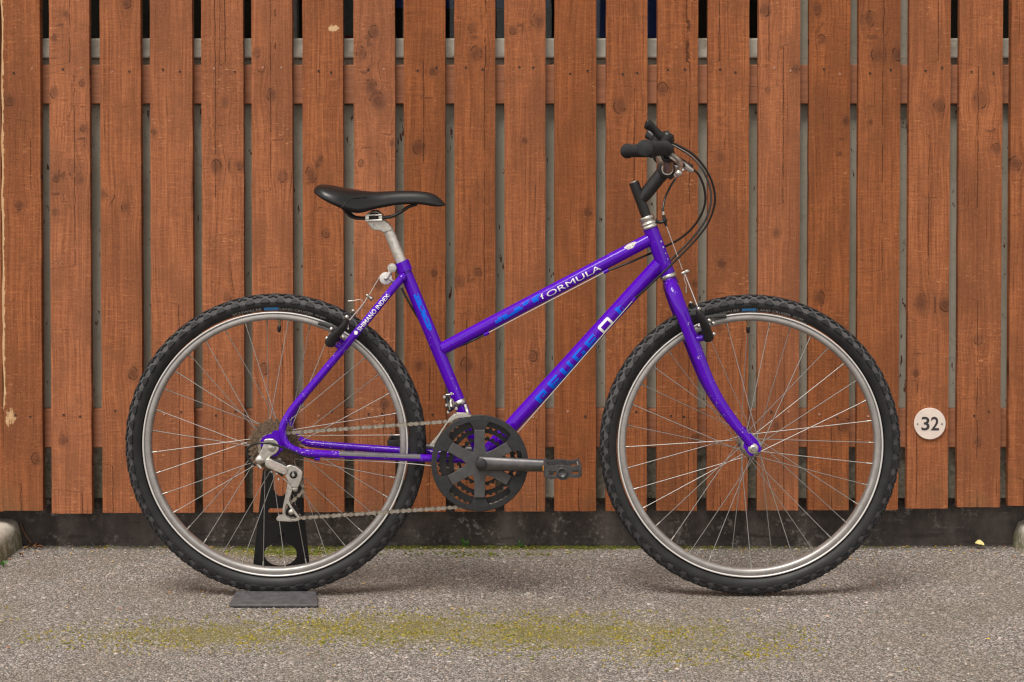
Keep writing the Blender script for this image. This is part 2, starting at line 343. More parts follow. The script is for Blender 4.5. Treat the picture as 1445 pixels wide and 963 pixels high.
MOSS_A, MOSS_B = (0.115, 0.118, 0.012, 1), (0.25, 0.185, 0.018, 1)
CHIPS = [(0.0, (0.095, 0.084, 0.077)), (0.25, (0.188, 0.167, 0.154)), (0.5, (0.275, 0.246, 0.228)), (0.75, (0.370, 0.333, 0.310)), (0.92, (0.49, 0.448, 0.418)), (1.0, (0.66, 0.615, 0.575))]
def ground_mat():
    k = NT('worn_asphalt'); p = k.pos()
    vo = k.n('TexVoronoi', {'Vector': p, 'Scale': 270.0}); vr = k.n('SeparateColor', {0: vo.outputs['Color']}).outputs[0]
    c = k.ramp(vr, CHIPS); c = k.mix(k.step(vo.outputs['Distance'], 0.4, 0.8), c, (0.11, 0.092, 0.075, 1))
    n1 = k.noise(p, 3.2, 4); c = k.mix(k.math('MULTIPLY', k.step(n1, 0.38, 0.68), 0.42), c, (0.165, 0.137, 0.105, 1))
    mm = moss_mask(k, p); c = k.mix(k.math('MULTIPLY', mm, 0.7), c, k.mix(k.noise(p, 60, 3), MOSS_A, MOSS_B))
    k.val(Base_Color=c, Roughness=0.9, Specular_IOR_Level=0.2, Normal=k.bump(k.math('SUBTRACT', 1.0, vo.outputs['Distance']), 0.9, 0.004)); return k.m
def chip_mat():
    k = NT('stone_chippings'); p = k.pos(); a = k.attr('chip', 'Fac')
    c = k.ramp(a, CHIPS); hv = k.n('TexWhiteNoise', {'W': k.math('MULTIPLY', a, 917.0)}, noise_dimensions='1D').outputs[0]
    c = k.n('Mix', {0: 0.8}, data_type='RGBA', blend_type='MULTIPLY'); cc_ = c
    k.set(cc_.inputs[6], k.ramp(a, CHIPS)); k.set(cc_.inputs[7], k.ramp(hv, [(0.0, (1.12, .92, .95)), (.3, (1, 1, 1)), (.5, (.93, 1.02, .98)), (.7, (1, .97, 1.08)), (.88, (1.12, 1.0, .8)), (1.0, (1.25, .9, .7))])); c = cc_.outputs[2]
    n1 = k.noise(p, 3.2, 4); c = k.mix(k.math('MULTIPLY', k.step(n1, 0.38, 0.68), 0.42), c, (0.190, 0.157, 0.118, 1))
    mm = moss_mask(k, p); c = k.mix(k.math('MULTIPLY', mm, 0.72), c, k.mix(k.noise(p, 60, 3), MOSS_A, MOSS_B))
    k.val(Base_Color=c, Roughness=0.85, Specular_IOR_Level=0.25); return k.m
M['ground'] = ground_mat(); M['chips'] = chip_mat()
def kerb_mat():
    k = NT('mossy_kerb_concrete'); p = k.pos(); s = k.n('SeparateXYZ', {0: k.n('NewGeometry').outputs['Normal']})
    n1 = k.noise(p, 45, 5, 0.7); n2 = k.noise(p, 38, 5, 0.7)
    c = k.mix(k.step(n1, 0.3, 0.7), (0.40, 0.36, 0.30, 1), (0.58, 0.53, 0.46, 1))
    z = k.n('SeparateXYZ', {0: p}).outputs[2]
    m = k.math('MULTIPLY', k.math('SUBTRACT', 1.0, k.step(k.math('ADD', z, k.math('MULTIPLY', k.math('SUBTRACT', n2, 0.5), 0.05)), 0.03, 0.062)), k.step(n1, 0.3, 0.55))
    c = k.mix(k.math('MULTIPLY', m, 0.85), c, (0.10, 0.092, 0.025, 1))
    k.val(Base_Color=c, Roughness=0.9, Normal=k.bump(n1, 0.6, 0.003)); return k.m
M['kerb'] = kerb_mat()
M['moss'] = simple('green_moss', (0.105, 0.115, 0.013), 0.95, var=0.5, vscale=90)
M['moss_olive'] = simple('olive_moss', (0.25, 0.195, 0.022), 0.95, var=0.5, vscale=120)
M['weed'] = simple('weed_leaf', (0.055, 0.15, 0.025), 0.6, var=0.3, vscale=150)
M['yleaf'] = simple('yellow_leaf', (0.78, 0.68, 0.28), 0.6, var=0.2, vscale=100)
M['dleaf'] = simple('dry_brown_leaf', (0.20, 0.085, 0.03), 0.7, var=0.4, vscale=100)
M['litter_y'] = simple('yellow_litter', (0.62, 0.38, 0.03), 0.7); M['litter_o'] = simple('orange_litter', (0.45, 0.17, 0.06), 0.7); M['litter_w'] = simple('pale_litter', (0.62, 0.52, 0.40), 0.7)
M['twig'] = simple('dry_twig', (0.12, 0.06, 0.03), 0.8)

# ------------------------------------------------------------------ ground
gx_ = np.concatenate([[-300, -40, -6, -2.5], np.linspace(-1.6, 1.6, 65), [2.5, 6, 40, 300]]); gy_ = np.concatenate([[-300, -40, -6, -2.5], np.linspace(-1.0, .6, 41), [2.5, 6, 40, 300]])
gX, gY = np.meshgrid(gx_, gy_); nX = len(gx_)
g = MB().add([(a, b, 0) for a, b in zip(gX.ravel(), gY.ravel())], [[j * nX + i, j * nX + i + 1, (j + 1) * nX + i + 1, (j + 1) * nX + i] for j in range(len(gy_) - 1) for i in range(nX - 1)], 0, False).build('ground', M['ground'], origin=(0, 0, 0), recalc=False)
g.data.attributes.new('moss', 'FLOAT', 'POINT').data.foreach_set('value', moss_amount(gX.ravel(), gY.ravel()).astype(np.float32))
tag(g, kind='structure')

def chips():
    n = 85000; x = rng.uniform(-1.5, 1.5, n); y = rng.uniform(-0.95, 0.53, n)
    r = rng.gamma(5, 0.00038, n); r[:700] *= rng.uniform(1.6, 2.6, 700); r = r.clip(.0009, .0062); h = r * rng.uniform(0.22, 0.5, n); a0 = rng.uniform(0, 6.28, n)
    k = 6; V = np.zeros((n, 2 * k, 3))
    for j in range(k):
        a = a0 + 2 * math.pi * j / k; rr = r * rng.uniform(0.7, 1.2, n)
        V[:, j, 0] = x + rr * np.cos(a); V[:, j, 1] = y + rr * np.sin(a) * 0.9; V[:, j, 2] = -0.0006
        q = rng.uniform(0.5, 0.8, n)
        V[:, k + j, 0] = x + rr * q * np.cos(a); V[:, k + j, 1] = y + rr * q * np.sin(a) * 0.9; V[:, k + j, 2] = h * rng.uniform(0.7, 1.2, n)
    base = (np.arange(n) * 2 * k)[:, None]
    quads = np.concatenate([base + np.array([j, (j + 1) % k, k + (j + 1) % k, k + j]) for j in range(k)], 1).reshape(-1, 4)
    tops = base + np.arange(k, 2 * k)
    me = bpy.data.meshes.new('stone_chippings'); nl = quads.size + tops.size
    me.vertices.add(n * 2 * k); me.vertices.foreach_set('co', V.ravel()); me.loops.add(nl); me.polygons.add(len(quads) + n)
    me.loops.foreach_set('vertex_index', np.concatenate([quads.ravel(), tops.ravel()]).astype(np.int32))
    st = np.concatenate([np.arange(len(quads)) * 4, quads.size + np.arange(n) * k]).astype(np.int32)
    me.polygons.foreach_set('loop_start', st); me.update(calc_edges=True); me.validate()
    at = me.attributes.new('chip', 'FLOAT', 'POINT'); at.data.foreach_set('value', np.repeat(rng.beta(2.3, 2.5, n), 2 * k).astype(np.float32))
    me.attributes.new('moss', 'FLOAT', 'POINT').data.foreach_set('value', np.repeat(moss_amount(x, y), 2 * k).astype(np.float32))
    me.materials.append(M['chips']); o = bpy.data.objects.new('stone_chippings', me); COL.objects.link(o)
    tag(o, 'grey and beige stone chippings worn out of the asphalt', 'chippings', kind='stuff')
chips()

# ------------------------------------------------------------------ building behind the fence
YW = 0.505; YP = 0.531
bld = tag(empty('building', (0, YW, 0)), 'grey painted building wall with windows behind the slatted fence', 'building')
zs0, zs1 = P(700, 83, YW).z, P(700, 55, YW).z; ZP = P(700, 703, YW).z
XL, XR = -2.3, 2.3; xp0, xp1 = P(1118, 30, YW).x, P(1292, 30, YW).x
wb = MB(); wb.box((0, YW + .10, (ZP + zs0) / 2), XR - XL, .20, zs0 - ZP); wb.build('wall', M['wall'], bld)
wb = MB(); wb.box(((xp0 + xp1) / 2, YW + .10, (zs0 + 2.3) / 2 + .0005), xp1 - xp0, .199, 2.3 - zs0); wb.build('pier', M['wall'], bld)
wb = MB(); wb.box((0, YW + .12, 2.6), XR - XL, .24, .598); wb.build('upper_wall', M['wall'], bld)
pb = MB()   # rough plinth: uneven sheet with depth
nx, nz = 300, 14; vs = []; zt = ZP + .0002
for i in range(nx + 1):
    for j in range(nz + 1):
        X = XL + (XR - XL) * i / nx; Z = -0.02 + (zt + .02) * j / nz
        from mathutils import noise as mn
        vs.append((X, YP - .002 + .007 * mn.noise(Vector((X * 9, Z * 14, 3.1))) + .005 * mn.noise(Vector((X * 37, Z * 40, 1.1))), Z))
pb.add(vs, [[i * (nz + 1) + j, (i + 1) * (nz + 1) + j, (i + 1) * (nz + 1) + j + 1, i * (nz + 1) + j + 1] for i in range(nx) for j in range(nz)])
pb.box((0, YP + .12, zt / 2 - .01), XR - XL, .18, zt - .022); pb.build('plinth', M['plinth'], bld, recalc=False)
for (a, b, nm) in ((XL, xp0 - .002, 'left'), (xp1 + .002, XR, 'right')):
    w = b - a; c = (a + b) / 2
    MB().box((c, YW + .085, (zs0 + zs1) / 2), w, .21, zs1 - zs0).build('window_sill', M['sill'], bld, bevel=.004)
    wi = empty('window', (c, YW + .1, zs1), bld)
    fr = MB(); zc = (zs1 + 2.3) / 2; hh = 2.3 - zs1
    muls = [P(414, 20, YW + .08).x, P(700, 20, YW + .08).x - .7] if nm == 'left' else []
    for X in [a + .02, b - .02]: MB().box((X, YW + .10, zc), .04, .05, hh - .002).build('window_frame', M['wframe'], wi)
    if nm == 'left': MB().box((P(412, 20, YW + .10).x, YW + .101, zc), .030, .052, hh - .004).build('mullion', M['wframe'], wi)
    MB().box((c, YW + .112, zc), w - .08, .006, hh - .006).build('pane', M['glass'], wi)
    # what is seen through the glass
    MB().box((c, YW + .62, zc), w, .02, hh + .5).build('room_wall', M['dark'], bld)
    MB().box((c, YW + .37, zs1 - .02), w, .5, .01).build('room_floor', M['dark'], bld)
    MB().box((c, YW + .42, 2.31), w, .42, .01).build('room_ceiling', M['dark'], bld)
for (x0, x1, yb, mt, nmn, YY) in ((560, 775, 12, 'navy', 'blue_board', .135), (836, 932, 54, 'navy', 'blue_board', .14), (478, 508, 51, 'blind', 'roller_blind', .17), (556, 573, 56, 'brownfit', 'brown_fitting', .25), (982, 1006, 56, 'brownfit', 'brown_fitting', .21), (1052, 1078, 56, 'brownfit', 'brown_fitting', .21), (418, 430, 56, 'brownfit', 'brown_fitting', .22)):
    A, B = P(x0, yb, YW + YY), P(x1, yb, YW + YY); zb = max(A.z, zs1 - .012)
    MB().box(((A.x + B.x) / 2, YW + YY, (zb + 2.28) / 2), B.x - A.x, .02, 2.28 - zb).build(nmn, M[mt], bld)
wp = px_poly([(766, 675), (772, 673.5), (784, 674.5), (784, 699), (779, 702), (774, 700.5), (766, 702)], YW) 
MB().prism(wp, YW - .0008, YW + .002).build('white_paint_patch', M['sill'], bld)
A, B = P(478, 53, YW + .16), P(508, 53, YW + .16)
MB().box(((A.x + B.x) / 2, YW + .155, A.z), B.x - A.x, .014, .006).build('red_strip', M['redstrip'], bld)

# ------------------------------------------------------------------ fence
YB = 0.452; TB = 0.022
fence = tag(empty('slatted_fence', (0, YB, 0)), 'reddish brown stained fence of upright boards on two rails behind the bicycle', 'fence')
EDGES = [(2, 56.5), (68.9, 125.7), (141.2, 198.5), (211.7, 271.4), (283.5, 342.6), (355, 412.6), (427, 484.4), (498.3, 556.7), (569.6, 628.2), (640.8, 698.7), (711.6, 769.4),
         (782.6, 841.7), (855.7, 914), (927.7, 985), (999, 1057), (1070.4, 1129.2), (1142.6, 1200.7), (1211.7, 1270.9), (1283.3, 1341.6), (1354.3, 1415.5), (1427, 1486)]
EDGES = [(-130, -72), (-58, .4)] + EDGES + [(1499, 1558), (1571, 1630)]
BOT = np.interp(range(len(EDGES)), [0, 2, 3, 4, 12, 19, 20, 21, 22, 24], [723, 721, 725, 724, 722, 720, 718, 716, 714, 713])
KN = [(179,5,6),(93,20,4),(14,142,7),(76,131,6),(76,54,4),(116,118,4),(104,239,9),(218,187,4),(305,235,7),(317,145,5),(338,234,5),(362,76,5),(118,181,5),(384,135,7),(399,250,6),(527,45,7),(509,76,7),(523,122,8),(533,144,9.5),
 (611,101,5),(591,209,8),(552,202,4),(509,231,4),(666,41,5),(672,76,8),(439,245,7),(453,225,4),(724,43,5),(758,31,8),(875,150,8),(934,126,7),(740,199,3),(1080,15,7),(1017,222,5),(1083,127,3),(1154,13,7),(1160,56,5),
 (1225,28,9),(1237,78,8),(1267,77,8),(1123,98,5),(1325,150,8),(1194,171,4.5),(1185,217,3),(1228,173,3),(1384,142,9),(1406,210,6),(1433,231,8),(674,385,5),(649,398,6),(659,515,8.5),(752,503,6),(612,385,4),(440,251,6),(535,402,6),
 (188,528,7),(373,521,7),(113,252,6),(79,252,5),(27,291,5),(178,293,6),(146,275,5),(78,300,5),(1158,421,7),(1299,427,9),(1334,431,8),(1292,527,4),(1192,601,8),(1380,624,5),(1095,601,5),(1018,373,5),(979,401,4),(1014,462,6),
 (981,620,5),(51,648,6),(89,622,6),(592,517,6),(543,571,6),(320,420,6),(460,330,5),(830,300,5),(1095,330,5),(1380,480,6),(700,640,5)]
KNW = []
for x, y, r in KN:
    w = P(x, y, YB); KNW.append((w.x, w.z, r * 0.00175))
for i in range(14): KNW.append((random.uniform(-2, 2), random.uniform(1.4, 1.9), .012))
KNW = np.array(KNW)
ZTOP = 1.92
scr = {}
for key in ('screw_dark', 'screw_pink'):
    me_o = MB().lathe([(1e-5, .0006), (.0010, .0004), (.0019, -.0006), (.0026, -.0008), (.0030, .0002)], (0, 0, 0), (0, 1, 0), 10)
    me = bpy.data.meshes.new('screw'); me.from_pydata(me_o.v, [], me_o.f); me.materials.append(M[key]); scr[key] = me
ZR1 = (P(700, 147, .477).z, P(700, 91.5, .477).z); ZR2 = (P(700, 632, .477).z, P(700, 577, .477).z)
for bi, (e0, e1) in enumerate(EDGES):
    tx0, tx1 = P(e0, 50, YB).x, P(e1, 50, YB).x; z0 = P(700, BOT[bi], YB).z
    if bi == 2: tx0 = P(3, 400, YB).x
    nc, nr = 10, 110; w = tx1 - tx0; seed = random.uniform(0, 90); tone = random.choice((.85, .91, .96, 1.0, 1.03, 1.08, 1.12))
    bend = random.uniform(-.0012, .0012); cup = random.uniform(-.0012, .0012)
    V = []; A1 = []; A2 = []; A3 = []
    cr = [(random.uniform(.22, .8) * w, lo, hi) for lo, hi in ((z0 - .01, z0 + random.uniform(.05, .55)), (random.uniform(.5, 1.0), random.uniform(1.0, 1.5)), (1.2, 2))[:random.choice((1, 2, 3, 3))]]
    for side in (0, 1):                       # front grid, back grid
        for j in range(nr + 1):
            z = z0 + (ZTOP - z0) * j / nr
            for i in range(nc + 1):
                t = i / nc; x = tx0 + w * t; edge = .0012 if i in (0, nc) else 0
                xx = x + bend * math.sin(3.1 * (z - z0) / 1.7)
                if i in (0, nc): xx += .0010 * mn.noise(Vector((z * 14, bi * 3.3, i)))
                if bi == 2 and i == 0: xx += max(0, .006 * mn.noise(Vector((z * 9, 2.2, 1))) + .002)
                y = YB + edge + cup * (2 * t - 1) ** 2 if side == 0 else YB + TB
                V.append((xx, y, z + (.0012 * mn.noise(Vector((x * 60, bi, 0))) if j == 0 else 0)))
                d2 = (KNW[:, 0] - x) ** 2 + .62 * (KNW[:, 1] - z) ** 2; inb = np.where((KNW[:, 0] > tx0 - .006) & (KNW[:, 0] < tx1 + .006), d2 / KNW[:, 2] ** 2, 1e9)
                q = int(np.argmin(inb))
                A2.append((x - KNW[q, 0], z - KNW[q, 1], KNW[q, 2]) if inb[q] < 1e8 else (.5, .5, .01))
                A1.append((x - tx0, z, seed))
                cd = [x - tx0 - c for c, lo, hi in cr if lo < z < hi]; cd = min(cd, key=abs) if cd else .05
                raw = 0.0
                if bi == 2: raw = 1.1 * max(0, 1 - (x - tx0) / .017) * (1 if z > .36 else .5); raw = max(raw, .95 * math.exp(-((x - tx0 - .018) / .02) ** 2 - ((z - P(20, 590, YB).z) / .035) ** 2))
                sx, sz = P(471, 42, YB).x, P(471, 42, YB).z
                raw = max(raw, 1.35 * math.exp(-((x - sx) / .019) ** 2 - ((z - sz) / .010) ** 2))
                A3.append((cd, raw, tone))
    n1 = (nc + 1) * (nr + 1); Fc = []
    for j in range(nr):
        for i in range(nc):
            a = j * (nc + 1) + i; Fc.append([a, a + 1, a + nc + 2, a + nc + 1]); b = n1 + a
    Fc.append([n1 + 0, n1 + nr * (nc + 1), n1 + nr * (nc + 1) + nc, n1 + nc])
    for j in range(nr):
        for i in (0, nc):
            a = j * (nc + 1) + i; b = a + nc + 1; Fc.append([a, b, b + n1, a + n1] if i == 0 else [b, a, a + n1, b + n1])
    for i in range(nc):
        Fc.append([i + 1, i, i + n1, i + 1 + n1]); a = nr * (nc + 1) + i; Fc.append([a, a + 1, a + 1 + n1, a + n1])
    me = bpy.data.meshes.new('board'); o0 = Vector(((tx0 + tx1) / 2, YB, z0))
    me.from_pydata([Vector(v) - o0 for v in V], [], Fc); me.materials.append(M['wood'])
    for nmx, arr in (('board_pos', A1), ('knot', A2), ('extra', A3)):
        at = me.attributes.new(nmx, 'FLOAT_VECTOR', 'POINT'); at.data.foreach_set('vector', np.array(arr, np.float32).ravel())
    bo = inst('board', me, o0, fence)
    for zr in (P(700, 100, YB).z, P(700, 585, YB).z):
        for fx in (.33, .74):
            q = Vector((tx0 + w * (fx + random.uniform(-.07, .07)), YB - .0006, zr + random.uniform(-.009, .009)))
            inst('screw', scr[random.choice(('screw_dark', 'screw_dark', 'screw_pink'))], q, bo, (0, random.uniform(0, 3), 0))
for z0, z1 in (ZR1, ZR2):
    MB().box((0, (YB + TB + .0015 + YW - .004) / 2, (z0 + z1) / 2), 4.4, YW - .004 - YB - TB - .0015, z1 - z0).build('rail', M['rail'], fence, bevel=.003)

# ------------------------------------------------------------------ round number sign
sc = P(1312, 598, YB - .003)
sign = tag(empty('number_sign', sc), 'round pale plastic sign numbered 32 screwed to a fence board', 'sign')
MB().disc(sc, P(1334.3, 598, YB - .003).x - sc.x, .004, n=64, bev=.0007).build('sign_plate', M['sign'], sign)
def text_mesh(body, size, offset=0.0, res=4):
    cu = bpy.data.curves.new('t', 'FONT'); cu.body = body; cu.size = size; cu.resolution_u = res; cu.offset = offset
    ob = bpy.data.objects.new('t', cu); COL.objects.link(ob); dg = bpy.context.evaluated_depsgraph_get()
    me = bpy.data.meshes.new_from_object(ob.evaluated_get(dg)); bpy.data.objects.remove(ob); bpy.data.curves.remove(cu)
    bm = bmesh.new(); bm.from_mesh(me); bpy.data.meshes.remove(me); return bm
def fit(bm, w, h, cx=0, cy=0):
    xs = [v.co.x for v in bm.verts]; ys = [v.co.y for v in bm.verts]
    sx = w / (max(xs) - min(xs)); sy = h / (max(ys) - min(ys)); mx, my = (max(xs) + min(xs)) / 2, (max(ys) + min(ys)) / 2
    for v in bm.verts: v.co = Vector(((v.co.x - mx) * sx + cx, (v.co.y - my) * sy + cy, 0))
    return bm
def bm_out(bm, name, mat, parent, fn, levels=(), solid=0):
    for lv in levels:
        bmesh.ops.bisect_plane(bm, geom=bm.verts[:] + bm.edges[:] + bm.faces[:], plane_co=(0, lv, 0), plane_no=(0, 1, 0))
    bmesh.ops.triangulate(bm, faces=bm.faces[:]); bm.verts.index_update()
    mb = MB(); mb.add([fn(v.co.x, v.co.y) for v in bm.verts], [[v.index for v in f.verts] for f in bm.faces], 0, True); bm.free()
    ob = mb.build(name, mat, parent, recalc=False)
    return ob
def rects_bm(rects):
    bm = bmesh.new()
    for x0, y0, x1, y1 in rects: bm.faces.new([bm.verts.new(q) for q in ((x0, y0, 0), (x1, y0, 0), (x1, y1, 0), (x0, y1, 0))])
    return bm
px2m = P(1313, 598, YB - .005).x - P(1312, 598, YB - .005).x
for ch, dxp in (('3', -6.0), ('2', 7.4)):
    bm = fit(text_mesh(ch, 1, .014), 11.4 * px2m, 19.3 * px2m)
    q = P(1312 + dxp, 598, YB - .0056)
    bm_out(bm, 'numeral', M['digit'], sign, lambda u, v, q=q: (q.x + u, q.y, q.z + v))
for dxp in (-17.3, 17.3):
    MB().disc(P(1312 + dxp, 598.5, YB - .0055), .0024, .0012, n=12, bev=.0004).build('screw', M['steel'], sign)

# ------------------------------------------------------------------ kerb stones
def kerb(x_in, sgn, y0, y1, h, label):
    mb = MB(); prof = [(0, -.02), (.006, h * .55), (.014, h * .84), (.028, h * .965), (.05, h), (.16, h * 1.01), (.16, -.02)]; vs = []; n = 22
    for i in range(n + 1):
        y = y0 + (y1 - y0) * i / n
        for kx, (a, z) in enumerate(prof):
            jx = .004 * mn.noise(Vector((y * 20, kx * 2.1, sgn))) + .003 * mn.noise(Vector((y * 60, kx, 4)))
            vs.append((x_in + sgn * (a + jx), y, z + (jx if 0 < kx < 5 else 0)))
    m = len(prof); fs = [[i * m + j, i * m + j + 1, (i + 1) * m + j + 1, (i + 1) * m + j] for i in range(n) for j in range(m - 1)]
    mb.add(vs, fs); mb.add(vs[:m], [list(range(m))], 0, False); mb.add(vs[-m:], [list(range(m))], 0, False)
    return tag(mb.build('kerb_stone', M['kerb'], bevel=0), label, 'kerb', 'kerb stones at the bay edges')
kb = P(33, 771, .52); kr = P(1428, 771, .52)
kerb(kb.x, -1, .13, .523, .072, 'mossy rounded concrete kerb stone at left below the torn fence board')
kerb(kr.x, 1, .36, .523, .07, 'mossy concrete kerb stone at the right edge beside the yellow leaf')

# ------------------------------------------------------------------ BICYCLE
AXR = P(389.5, 626.2); AXF = P(1058, 627.6); BB = P(680.5, 647)
bike = tag(empty('bicycle', (0, 0, 0)), 'purple city bicycle with black saddle and grips parked side-on before the fence', 'bicycle')
SCL = 0.0015634

# ---- frame
frame = empty('frame', P(680, 500), bike)
ST0, ST1 = P(681, 647), P(567, 372); TT0, TT1 = P(624, 492.5), P(916, 338.5); DT0, DT1 = P(681, 646), P(930, 373); HT0, HT1 = P(917.3, 321), P(942, 387)
MB().cyl(ST0, ST1, .0140, n=32).build('seat_tube', M['paint'], frame)
MB().cyl(TT0, TT1, .0142, n=32).build('top_tube', M['paint'], frame)
MB().cyl(DT0, DT1, .0162, n=32).build('down_tube', M['paint'], frame)
MB().cyl(HT0, HT1, .0166, n=32).build('head_tube', M['paint'], frame)
MB().cyl((BB.x, -.036, BB.z), (BB.x, .036, BB.z), .0205, n=32).build('bottom_bracket_shell', M['paint'], frame)
for a, b, r in ((TT0, TT1, .0142), (DT0, DT1, .0162)): pass
sd_ = (ST0 - ST1).normalized()
MB().cyl(ST1 - sd_ * .004, ST1 + sd_ * .019, .0172, n=28).build('seat_collar', M['paint'], frame, bevel=.001)
stay = spline([(570, 389, -.0165), (540, 425, -.030), (500, 473, -.043), (450, 533, -.056), (418, 571, -.064), (406, 588, -.0655), (399.6, 601, -.0665), (398.6, 612, -.067), (402.5, 624, -.067), (410, 632, -.067), (420, 636.5, -.066), (434.7, 639.5, -.064), (490, 642.3, -.057), (560, 645.2, -.046), (610, 647.2, -.039), (668, 649.5, -.028)], 6)
srad = [.0083] * len(stay)
stw = [P(*q) for q in stay]
MB().sweep(stw, srad, 20).build('stay', M['paint_worn'], frame); MB().sweep(mir(stw), srad, 20).build('stay', M['paint_worn'], frame)
MB().sweep([P(571.5, 387, -.0165), P(568.5, 391, -.018), P(566.5, 393.5, -.019)], [.004, .0094, .0094], 16).build('stay_cap', M['paint'], frame)
dl = [(401, 609), (393, 607.5), (388, 607.8), (385, 609), (383.5, 612.5), (377, 613.5), (371, 617), (367.6, 622), (368.5, 629), (372, 632), (378, 639), (386, 645), (392, 642.5), (397, 636), (404, 632)]
def px_poly(l, Y): return [(P(x, y, Y).x, P(x, y, Y).z) for x, y in l]
MB().prism(px_poly(dl, -.066), -.069, -.063).build('dropout', M['paint'], frame)
MB().prism([(x, z) for x, z in px_poly(dl, -.066)], .063, .069).build('dropout', M['paint'], frame)
# bridge tube between stays, brake bosses
q1 = P(497, 476, -.044); MB().cyl(q1, mir([q1])[0], .006).build('stay_bridge', M['paint'], frame)
q2 = P(585, 646.2, -.042); MB().cyl(q2, mir([q2])[0], .006).build('stay_bridge', M['paint'], frame)
for s_ in (0, 1):
    a, b = P(486, 495, -.047), P(474, 486, -.048); a, b = (mir([a, b]) if s_ else (a, b))
    MB().cyl(a, b, .006).build('brake_boss', M['paint'], frame)
# cable stops on tubes
def stop(px, py, ang, Y=-.006):
    c = P(px, py, Y); d = Vector((math.cos(R(ang)), 0, math.sin(R(ang))))
    MB().sweep([c - d * .006, c + d * .006], [.0045, .0045], 12).build('cable_stop', M['paint'], frame)
stop(855, 383, 27); stop(686.5, 471, 27); stop(895, 422, 48, -.011); stop(447.5, 647.5, -3, -.062)
# decals ---------------------------------------------------------------
def tube_map(A, B, r, th0=0.0):
    """u along the tube from A, v around it; th0 turns from facing the camera"""
    A, B = Vector(A), Vector(B); d = (B - A).normalized(); n1 = Vector((0, -1, 0)); n1 = (n1 - d * n1.dot(d)).normalized(); n2 = d.cross(n1) * -1
    if n2.z < 0: n2 = -n2
    def fn(u, v):
        t = th0 + v / r; return A + d * u + (n1 * math.cos(t) + n2 * math.sin(t)) * (r + .0003)
    return fn, d
def along(px, py, A, d): return (P(px, py) - Vector(A)).dot(d)
fdt, ddt = tube_map(DT0, DT1, .0162)
LET = {'P': [(0, 0, .32, .95), (.32, .70, 1, .95), (.78, .36, 1, .70), (.48, .36, .78, .54)], 'E': [(0, 0, .26, 1), (.26, 0, 1, .24), (.26, .40, .9, .62), (.26, .78, 1, 1)],
       'U': [(0, 0, .3, 1), (.3, 0, .75, .25), (.75, 0, 1, 1)], 'G': [(0, 0, .28, 1), (.28, .78, 1, 1), (.28, 0, 1, .24), (.72, .24, 1, .56)], 'T': [(.3, .0, .62, .8)]}
Lh = .0215
for chh, lx, ly in (('P', 762, 556), ('E', 780.5, 536.5), ('U', 798.5, 518), ('G', 816.5, 499.5), ('E', 833.5, 480)):
    u0 = along(lx, ly, DT0, ddt)
    bm = rects_bm([((a - .5) * .029 + u0, (b - .5) * Lh - .0045, (c - .5) * .029 + u0, (d - .5) * Lh - .0045) for a, b, c, d in LET[chh]])
    bm_out(bm, 'blue_letter', M['blue'], frame, fdt, [i * .002 - .02 for i in range(20)])
u0 = along(851.5, 456, DT0, ddt)
bm = bmesh.new()
def rring(bm, w, h, r, t, cx, cy, n=5):
    def loop(w, h, r):
        o = []
        for qx, qy, a0 in ((1, 1, 0), (-1, 1, 90), (-1, -1, 180), (1, -1, 270)):
            for i in range(n): a = R(a0 + 90 * i / (n - 1)); o.append((cx + qx * (w / 2 - r) + r * math.cos(a), cy + qy * (h / 2 - r) + r * math.sin(a), 0))
        return o
    A = [bm.verts.new(q) for q in loop(w, h, r)]; B = [bm.verts.new(q) for q in loop(w - 2 * t, h - 2 * t, max(r - t, .0005))]; k = len(A)
    for i in range(k): bm.faces.new([A[i], A[(i + 1) % k], B[(i + 1) % k], B[i]])
rring(bm, .0335, .0235, .0045, .0058, u0, -.0035)
bm_out(bm, 'white_letter', M['white'], frame, fdt, [i * .002 - .02 for i in range(20)])
u0 = along(872, 436, DT0, ddt)
bm_out(rects_bm([(u0 - .006, -.0135, u0 + .002, .007), (u0 + .0075, -.009, u0 + .0095, -.004), (u0 + .002, .001, u0 + .009, .004)]), 'blue_letter', M['blue'], frame, fdt, [i * .002 - .02 for i in range(20)])
ftt, dtt = tube_map(TT0, TT1, .0142)
ua, ub = along(768, 415, TT0, dtt), along(846.5, 381, TT0, dtt)
bm = text_mesh('ORMULA', 1, 0); fit(bm, ub - ua, .0125, (ua + ub) / 2 + .004, -.0022)
bm_out(bm, 'white_lettering', M['white'], frame, ftt, [i * .0018 - .014 for i in range(16)])
u0 = along(766, 419.5, TT0, dtt)
bm_out(fit(text_mesh('f', 1, 0.01), .007, .011, u0, .0005), 'white_lettering', M['white'], frame, lambda u, v: ftt(u, v) + Vector((0, -.0002, 0)), [i * .0018 - .014 for i in range(16)])
ub1 = along(698, 453, TT0, dtt)
bl = [(.000, -.0055, .012, .0005), (.006, .0005, .013, .0045), (.014, -.0065, .0225, .004), (.0225, -.006, .030, -.001), (.030, -.0052, .041, .000), (.036, .000, .047, .0055), (.041, -.004, .050, .001), (.052, .001, .061, .006), (.055, .004, .064, .008), (.0685, -.004, .079, .0068), (.076, .004, .083, .009)]
bm_out(rects_bm([(ub1 + a * 1.38, b - .0002, ub1 + c * 1.38, d) for a, b, c, d in bl]), 'worn_blue_decal', M['blue'], frame, ftt, [i * .0018 - .014 for i in range(16)])
fst, dst = tube_map(ST1, ST0, .0140)
us = along(588, 414, ST1, dst)
